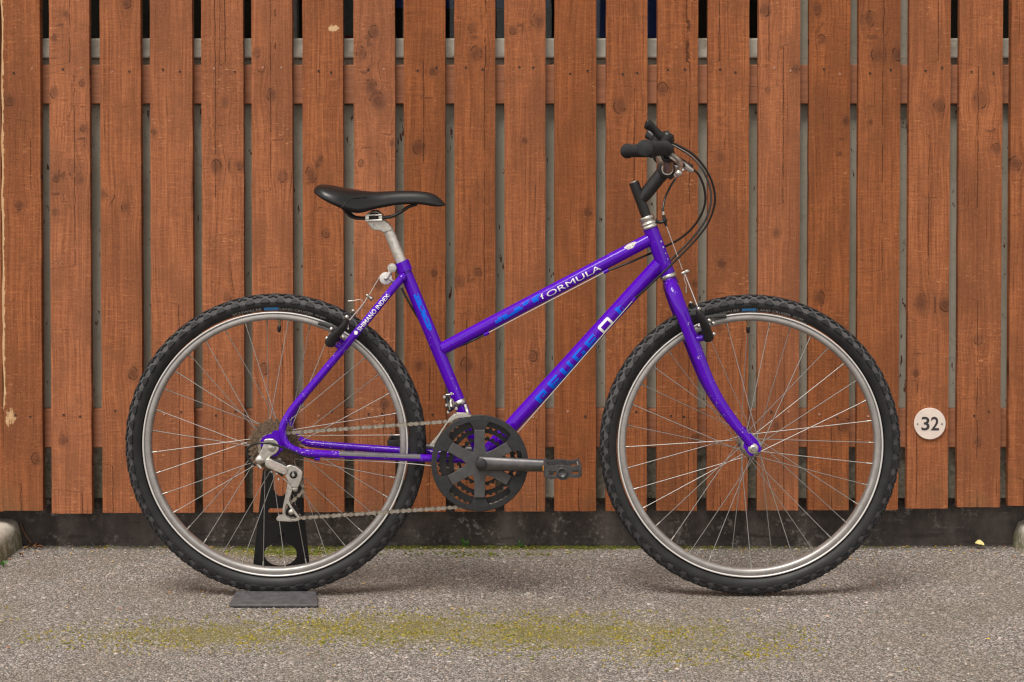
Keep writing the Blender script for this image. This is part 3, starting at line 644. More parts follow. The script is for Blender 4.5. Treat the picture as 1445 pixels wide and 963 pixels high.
sb = [(0, -.003, .010, .001), (0, .004, .015, .0065), (.004, .0010, .008, .004), (.010, -.003, .020, .0055), (.020, -.003, .031, .000), (.021, .004, .033, .0065), (.028, -.003, .041, .0045), (.041, -.003, .058, .0005), (.041, .0030, .052, .0062), (.050, -.002, .058, .006), (.056, -.001, .062, .0045)]
bm_out(rects_bm([(us + a * 1.4, b * 1.25 + .0015, us + c * 1.4, d * 1.25 + .0015) for a, b, c, d in sb]), 'worn_blue_decal', M['blue'], frame, fst, [i * .0018 - .014 for i in range(16)])
# stay lettering
sa, sb_ = P(496, 478, -.044), P(540, 425, -.030)
sline = [q for q in stw if P(493, 0, -.044).x < q.x < P(560, 0, -.03).x and q.z > P(0, 490, -.044).z][::-1]
def fsy(u, v):
    for a, b in zip(sline, sline[1:]):
        l = (b - a).length
        if u < l or b is sline[-1]: break
        u -= l
    d = (b - a).normalized(); n1 = Vector((0, -1, 0)); n1 = (n1 - d * n1.dot(d)).normalized(); n2 = n1.cross(d)
    if n2.z < 0: n2 = -n2
    t = v / .0083; return a + d * u + (n1 * math.cos(t) + n2 * math.sin(t)) * .0087
bm = text_mesh('SHIMANO INDEX', 1, .014); fit(bm, .100, .0098, .064, -.0005)
bm_out(bm, 'white_lettering', M['white'], frame, fsy, [i * .0015 - .009 for i in range(13)])
bm = bmesh.new(); bmesh.ops.create_circle(bm, cap_ends=True, segments=16, radius=.0042)
for v in bm.verts: v.co.x += .006
bm_out(bm, 'white_emblem', M['white'], frame, fsy, [i * .0015 - .009 for i in range(13)])
fht, dht = tube_map(HT0, HT1, .0166)
for i, (lx, ly, wq, hq) in enumerate(((934, 340, .0038, .0042), (936.3, 348.3, .0036, .0040), (940.8, 356.5, .0030, .0036))):
    u0 = along(lx, ly, HT0, dht); bm = bmesh.new(); rring(bm, wq, hq, .0016, .0009, u0, .0125)
    bm_out(bm, 'white_lettering', M['white'], frame, fht)
bm = rects_bm([(along(942.7, 365, HT0, dht) - .0006, .0105, along(942.7, 365, HT0, dht) + .0006, .0140)]); bm_out(bm, 'white_lettering', M['white'], frame, fht)
# torn sticker near the head tube
u0 = along(889, 346, TT0, dtt); bm = bmesh.new()
bm.faces.new([bm.verts.new((u0 + a, b, 0)) for a, b in ((-.015, .012), (-.012, .007), (-.0095, .0035), (-.004, .0025), (.002, .0015), (.006, .0035), (.011, .0068), (.015, .0095), (.0125, .0125), (.009, .0150), (0, .0165), (-.008, .0155))])
bm_out(bm, 'torn_sticker', simple('torn_paper', (0.45, 0.43, 0.41), 0.8, var=0.3, vscale=250), frame, ftt, [i * .0018 for i in range(10)])
# grey guard strip along the near chain stay
seg = [q for q in stay if 472 < q[0] < 594 and q[1] > 600]; mbx = MB(); vs = []
for q in seg:
    c = P(*q)
    for k_ in range(7):
        t = R(12 + 78 * k_ / 6 - 15); vs.append(c + Vector((0, -math.cos(t), math.sin(t))) * .0087)
mbx.add(vs, [[i * 7 + j, i * 7 + j + 1, (i + 1) * 7 + j + 1, (i + 1) * 7 + j] for i in range(len(seg) - 1) for j in range(6)]); mbx.build('stay_guard', M['clear'], frame)

# ---- headset, stem, bars
hd = (HT1 - HT0).normalized()
hs_ = empty('headset', HT0, bike)
MB().lathe([(.0120, -.026), (.0165, -.026), (.0172, -.0245), (.0172, -.0165), (.0150, -.0155), (.0150, -.0130), (.0185, -.0125), (.0190, -.0075), (.0165, -.006), (.0185, -.0045), (.0190, .0005), (.0165, .002), (.012, .002)], HT0, hd, 32).build('upper_cup', M['alloy'], hs_)
MB().lathe([(.012, -.001), (.0175, 0), (.0190, .002), (.0192, .0075), (.0170, .0095), (.012, .0095)], HT1, hd, 32).build('lower_cup', M['alloy'], hs_)
stem = empty('stem', P(910, 280), bike)
SB0, SB1 = P(913, 308), P(894.3, 257.5)
MB().cyl(SB0, SB1, .0113, n=28).build('quill', M['bmetal'], stem, bevel=.0012)
MB().cyl(SB1 - hd * -.002, SB1 - hd * .0022, .0085, n=20).build('stem_bolt', M['alloy'], stem, bevel=.0006)
CL = P(940, 239)
MB().sweep([P(905, 281.5), P(914, 270.5), P(930, 250.5), P(936, 243.5)], [.0132, .0150, .0152, .0158], 28, ell=(.9, 1)).build('stem_extension', M['bmetal'], stem)
MB().lathe([(.0128, -.02), (.0185, -.02), (.0190, -.0185), (.0190, .0185), (.0185, .02), (.0128, .02)], CL, (0, 1, 0), 36, closed=True).build('stem_clamp', M['bmetal'], stem)
cb = P(946.5, 249.5, 0)
MB().box(cb, .012, .03, .010, Matrix.Rotation(R(-40), 3, 'Y')).build('clamp_ear', M['bmetal'], stem, bevel=.002)
MB().cyl(P(944, 250, -.0), P(952.5, 247.5, -.01), .0042, n=10).build('clamp_bolt', M['alloy'], stem)
hb = empty('handlebar', CL, bike)
def at0(px, py, Y): q = P(px, py, 0); return Vector((q.x, Y, q.z))      # photo-plane point, moved sideways
half = [tuple(at0(*q)) for q in ((940, 238.5, 0), (940, 238.5, -.035), (939.6, 237, -.055), (938, 228, -.085), (936, 217, -.118), (933, 212.5, -.142), (928.8, 211.3, -.165), (897, 211.5, -.283))]
hp = [Vector(q) for q in spline(half, 6)]
full = mir(hp)[::-1][:-1] + hp
MB().sweep(full, .0111, 20, up=(1, 0, 0)).build('bar', M['steel'], hb)
MB().cyl((CL.x, -.034, CL.z), (CL.x, .034, CL.z), .0129, n=28).build('bar_sleeve', M['alloy'], hb)
for s_ in (-1, 1):
    a, b = at0(929.5, 211.3, .160 * s_), at0(896, 211.5, .287 * s_); ax = (b - a).normalized(); Lg = (b - a).length
    prof = [(.0112, 0), (.0168, 0), (.0175, .002), (.0175, .005), (.0155, .0065), (.0152, .02), (.0158, .05), (.0158, .08), (.0150, .105), (.0156, Lg - .014), (.0176, Lg - .008), (.0176, Lg - .0015), (.0165, Lg), (1e-5, Lg)]
    MB().lathe(prof, a, ax, 28).build('grip', M['grip'], hb)
# shifters + brake levers: one set each side
for s_ in (-1, 1):
    sh = empty('shifter', at0(934, 205, .135 * s_), bike); c0 = at0(933, 211.5, .140 * s_)
    gax = (at0(928.8, 211.3, .165 * s_) - at0(935, 214, .128 * s_)).normalized()
    MB().lathe([(.0112, -.007), (.0150, -.007), (.0155, 0), (.0150, .007), (.0112, .007)], c0, gax, 24, closed=True).build('shifter_clamp', M['bplastic'], sh)
    pc = at0(933.5, 197.5, .134 * s_); pd = Vector((.38, -.05 * s_, .92)).normalized()
    MB().lathe([(1e-5, -.013), (.0115, -.014), (.0132, -.011), (.0138, .005), (.0132, .0100), (.0112, .0125), (1e-5, .013)], pc, pd, 24).build('shifter_pod', M['bplastic'], sh)
    a = pc + pd * .0065
    lv = [a + Vector((.003, 0, .000)), at0(925, 193.5, .137 * s_), at0(917, 186, .141 * s_), at0(910, 180, .146 * s_), at0(904, 177.5, .150 * s_)]
    if s_ > 0: lv = [a + Vector((.003, 0, -.006)), at0(931, 197, .137), at0(927, 192.5, .141), at0(923, 189, .146), at0(919.5, 187, .150)]
    lp = [Vector(q) for q in spline([tuple(q) for q in lv], 4)]
    MB().sweep(lp, list(np.interp(np.linspace(0, 1, len(lp)), [0, .3, .5, .8, .95, 1], [.0105, .0085, .0075, .0098, .0098, .0075])), 16, ell=(.55, 1.12)).build('shifter_lever', M['bplastic'], sh)
    MB().cyl(at0(935.5, 196, .128 * s_), at0(943.5, 200, .120 * s_), .004, n=12).build('cable_exit', M['bplastic'], sh)
    br = empty('brake_lever', at0(940, 222, .115 * s_), bike)
    cc = at0(936.5, 220, .112 * s_); gx = (at0(934, 213.5, .14 * s_) - at0(938, 228, .085 * s_)).normalized()
    MB().lathe([(.0112, -.008), (.0152, -.008), (.0158, 0), (.0152, .008), (.0112, .008)], cc, gx, 24, closed=True).build('lever_clamp', M['bmetal'], br)
    MB().sweep([cc + Vector((.008, 0, -.004)), at0(945, 226, .116 * s_), at0(953, 231.5, .112 * s_), at0(959, 234, .106 * s_)], [.008, .0085, .0075, .0065], 14, ell=(1.0, .8)).build('lever_body', M['bmetal'], br)
    fm = (lambda L: mir(L)) if s_ > 0 else (lambda L: L)
    MB().sweep(fm([P(958, 229.5, -.108), P(966, 233.5, -.105), P(972, 238.5, -.10), P(977, 241.5, -.098)]), [.0062, .0075, .0072, .0055], 14).build('cable_barrel', M['alloy'], br)
    MB().sweep(fm([P(950, 222, -.108), P(960, 227, -.104), P(970, 233, -.10), P(977, 236, -.098)]), [.0065, .0062, .0058, .0045], 12).build('lever_hood', M['bmetal'], br)
    bl_ = [Vector(q) for q in spline([tuple(q) for q in fm([P(945.5, 218.5, -.12), P(953, 224, -.132), P(959.5, 230.5, -.152), P(959.5, 237.5, -.19), P(957.5, 244.5, -.232)])], 5)]
    MB().sweep(bl_, list(np.linspace(.0068, .0062, len(bl_))), 14, ell=(.75, 1.1)).build('lever_blade', M['alloy'], br)
    e = bl_[-1]; MB().lathe([(1e-5, -.0080), (.0045, -.0066), (.0076, -.0025), (.0076, .0025), (.0045, .0066), (1e-5, .0080)], e, (0, 1, 0), 18).build('lever_tip', M['alloy'], br)

# ---- fork
fork = empty('fork', P(944, 392), bike)
fk = spline([(945.5, 398, -.010), (947.5, 403, -.024), (951.5, 413, -.040), (957.5, 429, -.049), (964, 446, -.0525), (976, 478, -.053), (988, 509, -.053), (999.5, 537.7, -.053), (1014, 565, -.053), (1030, 589, -.052), (1045, 608.5, -.052), (1056, 622, -.051), (1060, 627.5, -.051)], 5)
fw = [P(*q) for q in fk]; nf = len(fw); fr_ = list(np.interp(np.linspace(0, 1, nf), [0, .08, .2, .45, .7, 1], [.0120, .0145, .0143, .0130, .0112, .0098]))
fell = [(.85, 1.12) if .1 < i / nf < .8 else (.95, 1.0) for i in range(nf)]
for side in (0, 1):
    pts = mir(fw) if side else fw; yy = .051 * (1 if side else -1)
    MB().sweep(pts, fr_, 22, ell=fell).build('fork_blade', M['paint_worn'], fork)
    dp = [(1050.5, 617), (1059, 611), (1069, 622), (1074.6, 633), (1072.5, 638.2), (1067.5, 637.5), (1064.5, 639), (1061.5, 644.3), (1056.5, 642), (1049, 631.5)]
    MB().prism([(P(x, y, -.051).x, P(x, y, -.051).z) for x, y in dp], yy - .0032, yy + .0032).build('fork_dropout', M['paint'], fork, bevel=.001)
MB().cyl(P(944.3, 393.5), P(947.5, 402), .0160, n=28).build('fork_crown', M['paint'], fork)
for s_ in (0, 1):
    a, b = P(983, 478.5, -.054), P(993, 477, -.055); a, b = (mir([a, b]) if s_ else (a, b)); MB().cyl(a, b, .0065).build('brake_boss', M['paint'], fork)

# ---- wheels
TR, TA = .3330, .0194; R0 = TR - .0214
def tyre_mesh():
    mb = MB(); n = 180; ph = [-145, -132, -118, -104, -90, -78, -68, -56, -42, -28, -14, 0, 14, 28, 42, 56, 68, 78, 90, 104, 118, 132, 145]
    prof = [(R0 + TA * math.cos(R(p)), TA * math.sin(R(p))) for p in ph]
    vs = [(r * math.cos(2 * math.pi * j / n), y, r * math.sin(2 * math.pi * j / n)) for r, y in prof for j in range(n)]
    for i in range(len(prof) - 1):
        pass
    fs0, fs1 = [], []
    for i in range(len(prof) - 1):
        t = fs1 if abs(ph[i] + ph[i + 1]) / 2 < 80 else fs0
        t += [[i * n + j, i * n + (j + 1) % n, (i + 1) * n + (j + 1) % n, (i + 1) * n + j] for j in range(n)]
    mb.add(vs, fs0, 0); b = len(mb.v) - len(vs)
    for f in fs1: mb.f.append([b + i for i in f]); mb.m.append(1); mb.sm.append(True)
    def lug(th, poly, h=.0028, ins=.80):
        cx = sum(p[0] for p in poly) / len(poly); cy = sum(p[1] for p in poly) / len(poly)
        lo, hi = [], []
        for (l, f) in poly:
            for (lst, rr, q) in ((lo, TA - .0008, 1.0), (hi, TA + h, ins)):
                ll = cx + (l - cx) * q; ff = R(cy + (f - cy) * q); r = R0 + rr * math.cos(ff); t = th + ll / TR
                lst.append((r * math.cos(t), rr * math.sin(ff), r * math.sin(t)))
        k = len(poly); mb.add(lo + hi, [[i, (i + 1) % k, k + (i + 1) % k, k + i] for i in range(k)] + [list(range(k, 2 * k))], 2, False)
    N = 60
    for i in range(N):
        for sgn in (-1, 1):
            th = 2 * math.pi * (i + (.5 if sgn > 0 else 0)) / N
            lug(th, [(-.0105, 86 * sgn), (-.0122, 78 * sgn), (-.005, 57 * sgn), (.002, 52 * sgn), (.0085, 62 * sgn), (.0125, 77 * sgn), (.0108, 86 * sgn)], .0034)
            t2 = th + math.pi / N
            lug(t2, [(-.0125, 45 * sgn), (-.008, 51 * sgn), (.0, 40 * sgn), (.008, 52 * sgn), (.0125, 46 * sgn), (.003, 24 * sgn), (-.003, 24 * sgn)])
            lug(t2 + math.pi / N * .9, [(-.005, 32 * sgn), (.005, 32 * sgn), (.008, 17 * sgn), (-.008, 17 * sgn)])
        lug(2 * math.pi * i / N, [(-.013, -7), (.013, -7), (.013, 7), (-.013, 7)], .0017, .92)
    return mb
TYRE = tyre_mesh()
def make_wheel(C, rear):
    wh = empty('wheel', C, bike); o = Vector(C)
    mb = MB(); mb.v = [v + o for v in TYRE.v]; mb.f, mb.m, mb.sm = TYRE.f, TYRE.m, TYRE.sm
    rot = .04 if rear else .02
    ty = mb.build('tyre', [M['rubber'], M['tread'], M['lug']], wh, origin=C); ty.rotation_euler = (0, rot, 0)
    rm = MB().lathe([(.2895, -.0124), (.2860, -.0120), (.2852, -.0125), (.2800, -.0122), (.2780, -.0112), (.2752, -.0078), (.2748, -.004), (.2748, .004), (.2752, .0078), (.2780, .0112), (.2800, .0122), (.2895, .0124), (.2880, .0100), (.2880, -.0100)], C, (0, 1, 0), 180, closed=True)
    for sd_r in (-1, 1): rm.lathe([(.2893, .0118 * sd_r), (.2896, .0134 * sd_r), (.2908, .0146 * sd_r), (.2926, .0146 * sd_r), (.2934, .0134 * sd_r), (.2930, .0118 * sd_r)], C, (0, 1, 0), 180, closed=True, mi=1)
    rm.build('rim', [M['rim'], M['rimlip']], wh)
    fr = .0225 if rear else .0195; fy = (.020, .033) if rear else (.032, .032)
    hbm = MB(); yo = .062 if rear else .047
    hbm.lathe([(1e-5, -yo), (.0075, -yo), (.0085, -yo + .01), (.015, -fy[0] - .003), (fr + .004, -fy[0] - .0015), (fr + .004, -fy[0] + .0015), (.014, -fy[0] + .004), (.011, 0), (.014, fy[1] - .004), (fr + .004, fy[1] - .0015), (fr + .004, fy[1] + .0015), (.015, fy[1] + .003), (.0085, yo - .01), (.0075, yo), (1e-5, yo)], C, (0, 1, 0), 40)
    hbm.build('hub', M['steel'], wh)
    ax = MB(); hw = .074 if rear else .066
    ax.cyl(o + Vector((0, -hw, 0)), o + Vector((0, hw, 0)), .0048, n=14)
    ax.build('axle', M['steel'], wh)
    for s_ in (-1, 1):
        nb = MB(); y0 = (.0695 if rear else .0545) * s_; nb.lathe([(1e-5, .0075 * s_), (.0052, .0075 * s_), (.0078, .006 * s_), (.0085, .0018 * s_), (.0112, .0016 * s_), (.0112, 0), (1e-5, 0)], o + Vector((0, y0, 0)), (0, 1, 0), 6 if rear else 18, smooth=False); nb.build('axle_nut', M['alloy'], wh)
    sp_me = {}
    for side in (-1, 1):
        for j in range(18):
            a = R(20 * j + (10 if side > 0 else 0) + (4 if rear else 1)); lead = 1 if j % 2 == 0 else -1
            th = a + R(60 * lead); y = side * (fy[0] if side < 0 else fy[1]) + side * (.0018 if lead > 0 else -.0018)
            key = (side, lead)
            if key not in sp_me:
                p0 = Vector((fr * math.cos(0), y, fr * math.sin(0))); t = R(60 * lead); p1 = Vector((.2755 * math.cos(t), side * .003, .2755 * math.sin(t)))
                dd = (p1 - p0).normalized(); sm = MB().sweep([p0, p1 - dd * .013], .00092, 6); sm.sweep([p1 - dd * .013, p1 - dd * .011, p1 + dd * .002], [.001, .0017, .0017], 8, mi=1)
                me = bpy.data.meshes.new('spoke'); me.from_pydata(sm.v, [], sm.f); me.materials.append(M['spoke']); me.materials.append(M['steel']); me.polygons.foreach_set('material_index', sm.m); me.polygons.foreach_set('use_smooth', sm.sm); sp_me[key] = me
            inst('spoke', sp_me[key], C, wh, (0, -a, 0))
    # valve, hanging from the top of the rim
    va = Vector((math.cos(R(88.2 if rear else 91.0)), 0, math.sin(R(88.2 if rear else 91.0))))
    MB().lathe([(.0048, 0), (.0048, .002), (.0031, .003), (.0029, .016), (.0026, .0185), (1e-5, .019)], o + va * .2742, -va, 14).build('valve_stem', M['brass'], wh)
    MB().lathe([(1e-5, .013), (.0042, .013), (.0044, .016), (.0044, .022), (.0030, .0265), (1e-5, .028)], o + va * .2742, -va, 14).build('valve_cap', M['bplastic'], wh)
    # printed sidewall
    def arc(rm):
        def fn(u, v):
            t = math.pi / 2 - u / rm; r = rm + v; cs = (r - R0) / TA; y = -math.sqrt(max(1 - cs * cs, .01)) * TA - .00035
            return o + Vector((r * math.cos(t), y, r * math.sin(t)))
        return fn
    lv = [i * .002 - .006 for i in range(7)]
    fn = arc(.3000); off = -.003 if rear else .0
    for body, u0, u1, hh in (('SCHWALBE', -.091, -.026, .0052), ('LAND CRUISER', .014, .089, .0052), ('50-559', .094, .118, .0042)):
        bm_out(fit(text_mesh(body, 1, .01, 2), u1 - u0, hh, (u0 + u1) / 2 + off, 0), 'tyre_print', M['greytext'], wh, fn, lv)
    bm = rects_bm([(-.0205 + .004 * i + off, -.0032, -.0165 + .004 * i + off, .0032) for i in range(8)]); bmesh.ops.remove_doubles(bm, verts=bm.verts[:], dist=1e-5)
    bm_out(bm, 'blue_tyre_tag', M['bluetag'], wh, fn, lv)
    return wh
WR = make_wheel(AXR, True); WF = make_wheel(AXF, False)
WR['label'] = 'rear wheel held above the black stand'; WF['label'] = 'front wheel on the asphalt'

# ---- saddle and post
sad = empty('saddle', P(535, 280), bike)
sx = [444.8, 447, 453, 460, 468, 477, 485, 492, 499, 507, 515, 529, 545, 560, 575, 590, 603, 613, 621, 626, 628.3]
stp = [267.5, 263.5, 260.3, 260.6, 261.6, 263.4, 264.8, 266, 267.3, 268.6, 269.6, 270.6, 270.2, 269.4, 269.2, 269.8, 271.5, 274.5, 280, 285.5, 288.5]
sbt = [269.5, 272.5, 277, 281.5, 286, 290.3, 294, 297, 299.6, 301, 300.2, 296, 292.5, 289.8, 288.6, 288.5, 290, 291.5, 291.8, 291, 290]
shw = [.030, .050, .066, .075, .079, .080, .078, .074, .069, .062, .055, .043, .035, .0295, .0265, .0245, .0230, .0208, .0165, .010, .003]
rows = [np.array(q) for q in spline(list(zip(sx, stp, sbt, shw)), 3)]
vs = []; nc = 20
for x, t, b, w in rows:
    T = P(x, t); zb = P(x, b, -w).z; zt = T.z
    for j in range(nc + 1):
        a = R(-90 + 180 * j / nc); cc = math.cos(a)
        vs.append((T.x, w * math.copysign(abs(math.sin(a)) ** .75, math.sin(a)), zb + (zt - zb) * cc ** .8))
    for j in range(1, 6):
        u = 1 - 2 * j / 6; vs.append((T.x, w * u * .93, zb + (zt - zb) * .35 * (1 - u * u)))
m = nc + 6; fs = [[i * m + j, i * m + (j + 1) % m, (i + 1) * m + (j + 1) % m, (i + 1) * m + j] for i in range(len(rows) - 1) for j in range(m)]
mb = MB().add(vs, fs); k = len(rows) - 1; mb.add(vs[:m], [list(range(m))]); mb.add(vs[-m:], [list(range(m))]); mb.build('saddle_cover', M['leather'], sad)
# stitched seam on each flank
for s_ in (-1, 1):
    pts = []
    for x, f in ((486, .02), (489, .18), (492, .36), (496, .52), (502, .63), (510, .68), (520, .72)):
        i = min(range(len(rows)), key=lambda q: abs(rows[q][0] - x)); _, t, b, w = rows[i]; zb = P(x, b, -w).z; zt = P(x, t).z
        cc = max(f, .02) ** (1 / .8); sn = math.sqrt(max(0, 1 - cc * cc)); pts.append((P(x, 280).x, s_ * (w * sn ** .75 + .0002), zb + (zt - zb) * f))
    MB().sweep([Vector(q) for q in spline(pts, 4)], .0011, 6).build('seam', M['bplastic'], sad)
for s_ in (-1, 1):
    q = pp([(484, 291, 0), (490, 299, 0), (497, 305.5, 0), (506, 308, 0), (522, 308, 0), (545, 307, 0), (555, 305, 0), (567, 298.5, 0), (577, 292, 0), (588, 288.5, 0)], 5)
    for k_, v in enumerate(q): v.y = s_ * (.022 - .012 * max(0, (k_ - 25) / 20) + .008 * max(0, (12 - k_) / 12))
    MB().sweep(q, .0036, 12).build('saddle_rail', M['bmetal'], sad)
post = empty('seat_post', P(550, 340), bike)
MB().cyl(P(568.5, 375.5), P(546.6, 322), .0118, n=28).build('post_tube', M['postalloy'], post)
MB().prism(px_poly([(517.5, 311.5), (541, 309.5), (548, 314), (553.5, 321.5), (553, 325.5), (542, 329), (536, 325.5), (526.5, 325), (521, 318.5)], 0), -.0135, .0135).build('post_head', M['postalloy'], post, bevel=.005, seg=4)
for py, h_, w_ in ((303.2, .0042, .036), (310.8, .0046, .038)):
    c = P(528.8, py); MB().box(c, w_, .062, h_, Matrix.Rotation(R(-1), 3, 'Y')).build('clamp_plate', M['alloy'], post, bevel=.0012)
MB().lathe([(1e-5, -.026), (.0058, -.026), (.0064, -.025), (.0064, .025), (.0058, .026), (1e-5, .026)], P(529, 306.8), (0, 1, 0), 20).build('clamp_barrel', M['bmetal'], post)
for xo in (-9.5, 9): MB().box(P(529 + xo, 307), .008, .055, .009).build('clamp_jaw', M['alloy'], post, bevel=.001)
MB().sweep([P(520, 302.5), P(526, 299), P(533, 299.2), P(538.5, 302.5)], [.003, .005, .005, .003], 10, ell=(5, .8)).build('clamp_cap', M['steel'], post)
MB().cyl(P(530, 299), P(529, 314), .0042, n=10).build('clamp_bolt', M['steel'], post)

# binder bolt and rear brake roller
rh = empty('brake_cable_hanger', P(550, 388), bike)
bc = P(553.2, 378.3, -.014)
MB().lathe([(1e-5, -.0045), (.0052, -.0045), (.0054, -.0030), (.0056, -.0028), (.0098, -.0026), (.0102, -.002), (.0102, .001), (1e-5, .001)], bc, (0, 1, 0), 20, smooth=False).build('binder_bolt', M['alloy'], rh)
MB().cyl(bc, bc + Vector((0, .028, 0)), .006).build('binder_lug', M['paint'], rh)
MB().sweep([P(553, 380, -.013), P(549.5, 386, -.013), P(546.5, 392, -.013)], .0045, 12, ell=(.4, 1)).build('hanger_plate', M['alloy'], rh)
rc = P(544.6, 393.2, -.009)
MB().lathe([(1e-5, -.004), (.0130, -.004), (.0140, -.003), (.0105, 0), (.0140, .003), (.0130, .004), (1e-5, .004)], rc, (0, 1, 0), 28).build('cable_roller', simple('pale_roller', (.55, .53, .52), .5), rh)
MB().lathe([(1e-5, -.007), (.0035, -.007), (.0042, -.004), (.0042, .007), (1e-5, .007)], rc, (0, 1, 0), 12).build('roller_pin', M['alloy'], rh)
MB().sweep([P(546, 390, -.012), P(551, 395, -.012), P(557, 399.5, -.010), P(560, 396, -.006)], .0042, 12, ell=(.45, 1)).build('hanger_plate', M['alloy'], rh)

# ---- cranks
cr = empty('crankset', (BB.x, -.06, BB.z), bike)
def ringm(r_out, r_in, teeth, y, t, depth=.0042, name='chainring', mat='bmetal', parent=cr, c=None, holes=False):
    c = BB if c is None else c; n = teeth * 4; mbq = MB(); vs = []
    for yy in (y - t / 2, y + t / 2):
        for i in range(n):
            rr = r_out + (depth if i % 4 in (1, 2) else 0) - depth / 2; a = 2 * math.pi * (i + .5) / n; vs.append((c.x + rr * math.cos(a), yy, c.z + rr * math.sin(a)))
        for i in range(n):
            a = 2 * math.pi * (i + .5) / n; vs.append((c.x + r_in * math.cos(a), yy, c.z + r_in * math.sin(a)))
    fs = []
    for i in range(n):
        j = (i + 1) % n
        fs += [[i, j, n + j, n + i], [2 * n + i, 3 * n + i, 3 * n + j, 2 * n + j], [i, 2 * n + i, 2 * n + j, j], [n + i, n + j, 3 * n + j, 3 * n + i]]
    mbq.add(vs, fs, 0, False); return mbq.build(name, M[mat], parent)
ringm(.094, .0780, 46, -.0530, .003); ringm(.0745, .0635, 36, -.0455, .003); ringm(.0535, .0465, 26, -.0380, .003)
YG = -.0640; c0 = P(676.9, 654, YG); GR = .1057
def guard():
    n = 360; ro, ri = GR, GR * .885; mbq = MB(); prof = []
    for i in range(n):
        a = 360 * i / n; off = abs(((a - 90 + 30) % 60) - 30)          # angle from nearest arm
        e = (off - 9.5) / 5.5; inn = ri if e > 1 else (GR * .66 if e < 0 else GR * .66 + (ri - GR * .66) * math.sqrt(max(0, 1 - (1 - e) ** 2)))
        prof.append((R(a), inn))
    vs = []
    rings = [(lambda i: GR, .004), (lambda i: GR * 1.0, -.0005), (lambda i: GR * .985, -.0022), (lambda i: GR * .90, -.0030), (lambda i: prof[i][1] if prof[i][1] < ri * .999 else ri, -.0030), (lambda i: prof[i][1], .004)]
    for f, y in rings:
        for i in range(n): r = f(i); vs.append((c0.x + r * math.cos(prof[i][0]), YG + y, c0.z + r * math.sin(prof[i][0])))
    k = len(rings); return mbq.add(vs, [[q * n + i, q * n + (i + 1) % n, ((q + 1) % k) * n + (i + 1) % n, ((q + 1) % k) * n + i] for q in range(k) for i in range(n)], 0, False)
guard().build('chain_guard', M['gplastic'], cr)
def spider():
    out = []; w0, w1 = GR * .118, GR * .110
    for a in range(6):
        t = R(90 + 60 * a); d = Vector((math.cos(t), math.sin(t))); p = Vector((-d.y, d.x)); r1 = GR * .70
        tw = R(90 + 60 * a - 30); rv = GR * .275
        out.append((c0.x + rv * math.cos(tw), c0.z + rv * math.sin(tw)))
        for rr, ww in ((GR * .36, -w0 * .95), (r1, -w1), (r1, w1), (GR * .36, w0 * .95)): out.append((c0.x + d.x * rr + p.x * ww, c0.z + d.y * rr + p.y * ww))
    return out
MB().prism(spider(), YG - .0075, YG - .0032).build('spider', M['spider'], cr, bevel=.0012)
cB = P(679.3, 654.5, -.078); cT = P(797, 658, -.085)
arm = [cB + Vector((-.004, 0, 0)), cB + Vector((.02, 0, 0)), cB + Vector((.05, -.002, -.0006)), cB + (cT - cB) * .6, cB + (cT - cB) * .93, cT + Vector((.003, 0, 0))]
MB().sweep(arm, [.0172, .0160, .0150, .0143, .0128, .0095], 24, ell=[(.62, 1.0), (.62, 1), (.65, 1), (.68, 1), (.72, 1), (.8, 1)]).build('crank_arm', M['crank'], cr)
MB().lathe([(1e-5, -.012), (.0115, -.012), (.0130, -.010), (.0132, .008), (1e-5, .008)], cB, (0, 1, 0), 28).build('crank_cap', M['gplastic'], cr)
bx = Vector((2 * BB.x - cT.x + .006, .083, 2 * BB.z - cT.z + .010)); b0 = Vector((BB.x, .072, BB.z))
MB().sweep([b0 + Vector((.005, 0, 0)), b0 * .6 + bx * .4, bx], [.015, .013, .010], 20, ell=[(.62, 1), (.65, 1), (.75, 1)]).build('crank_arm', M['crank'], cr)
MB().cyl((BB.x, -.07, BB.z), (BB.x, .078, BB.z), .008).build('bottom_axle', M['steel'], cr)
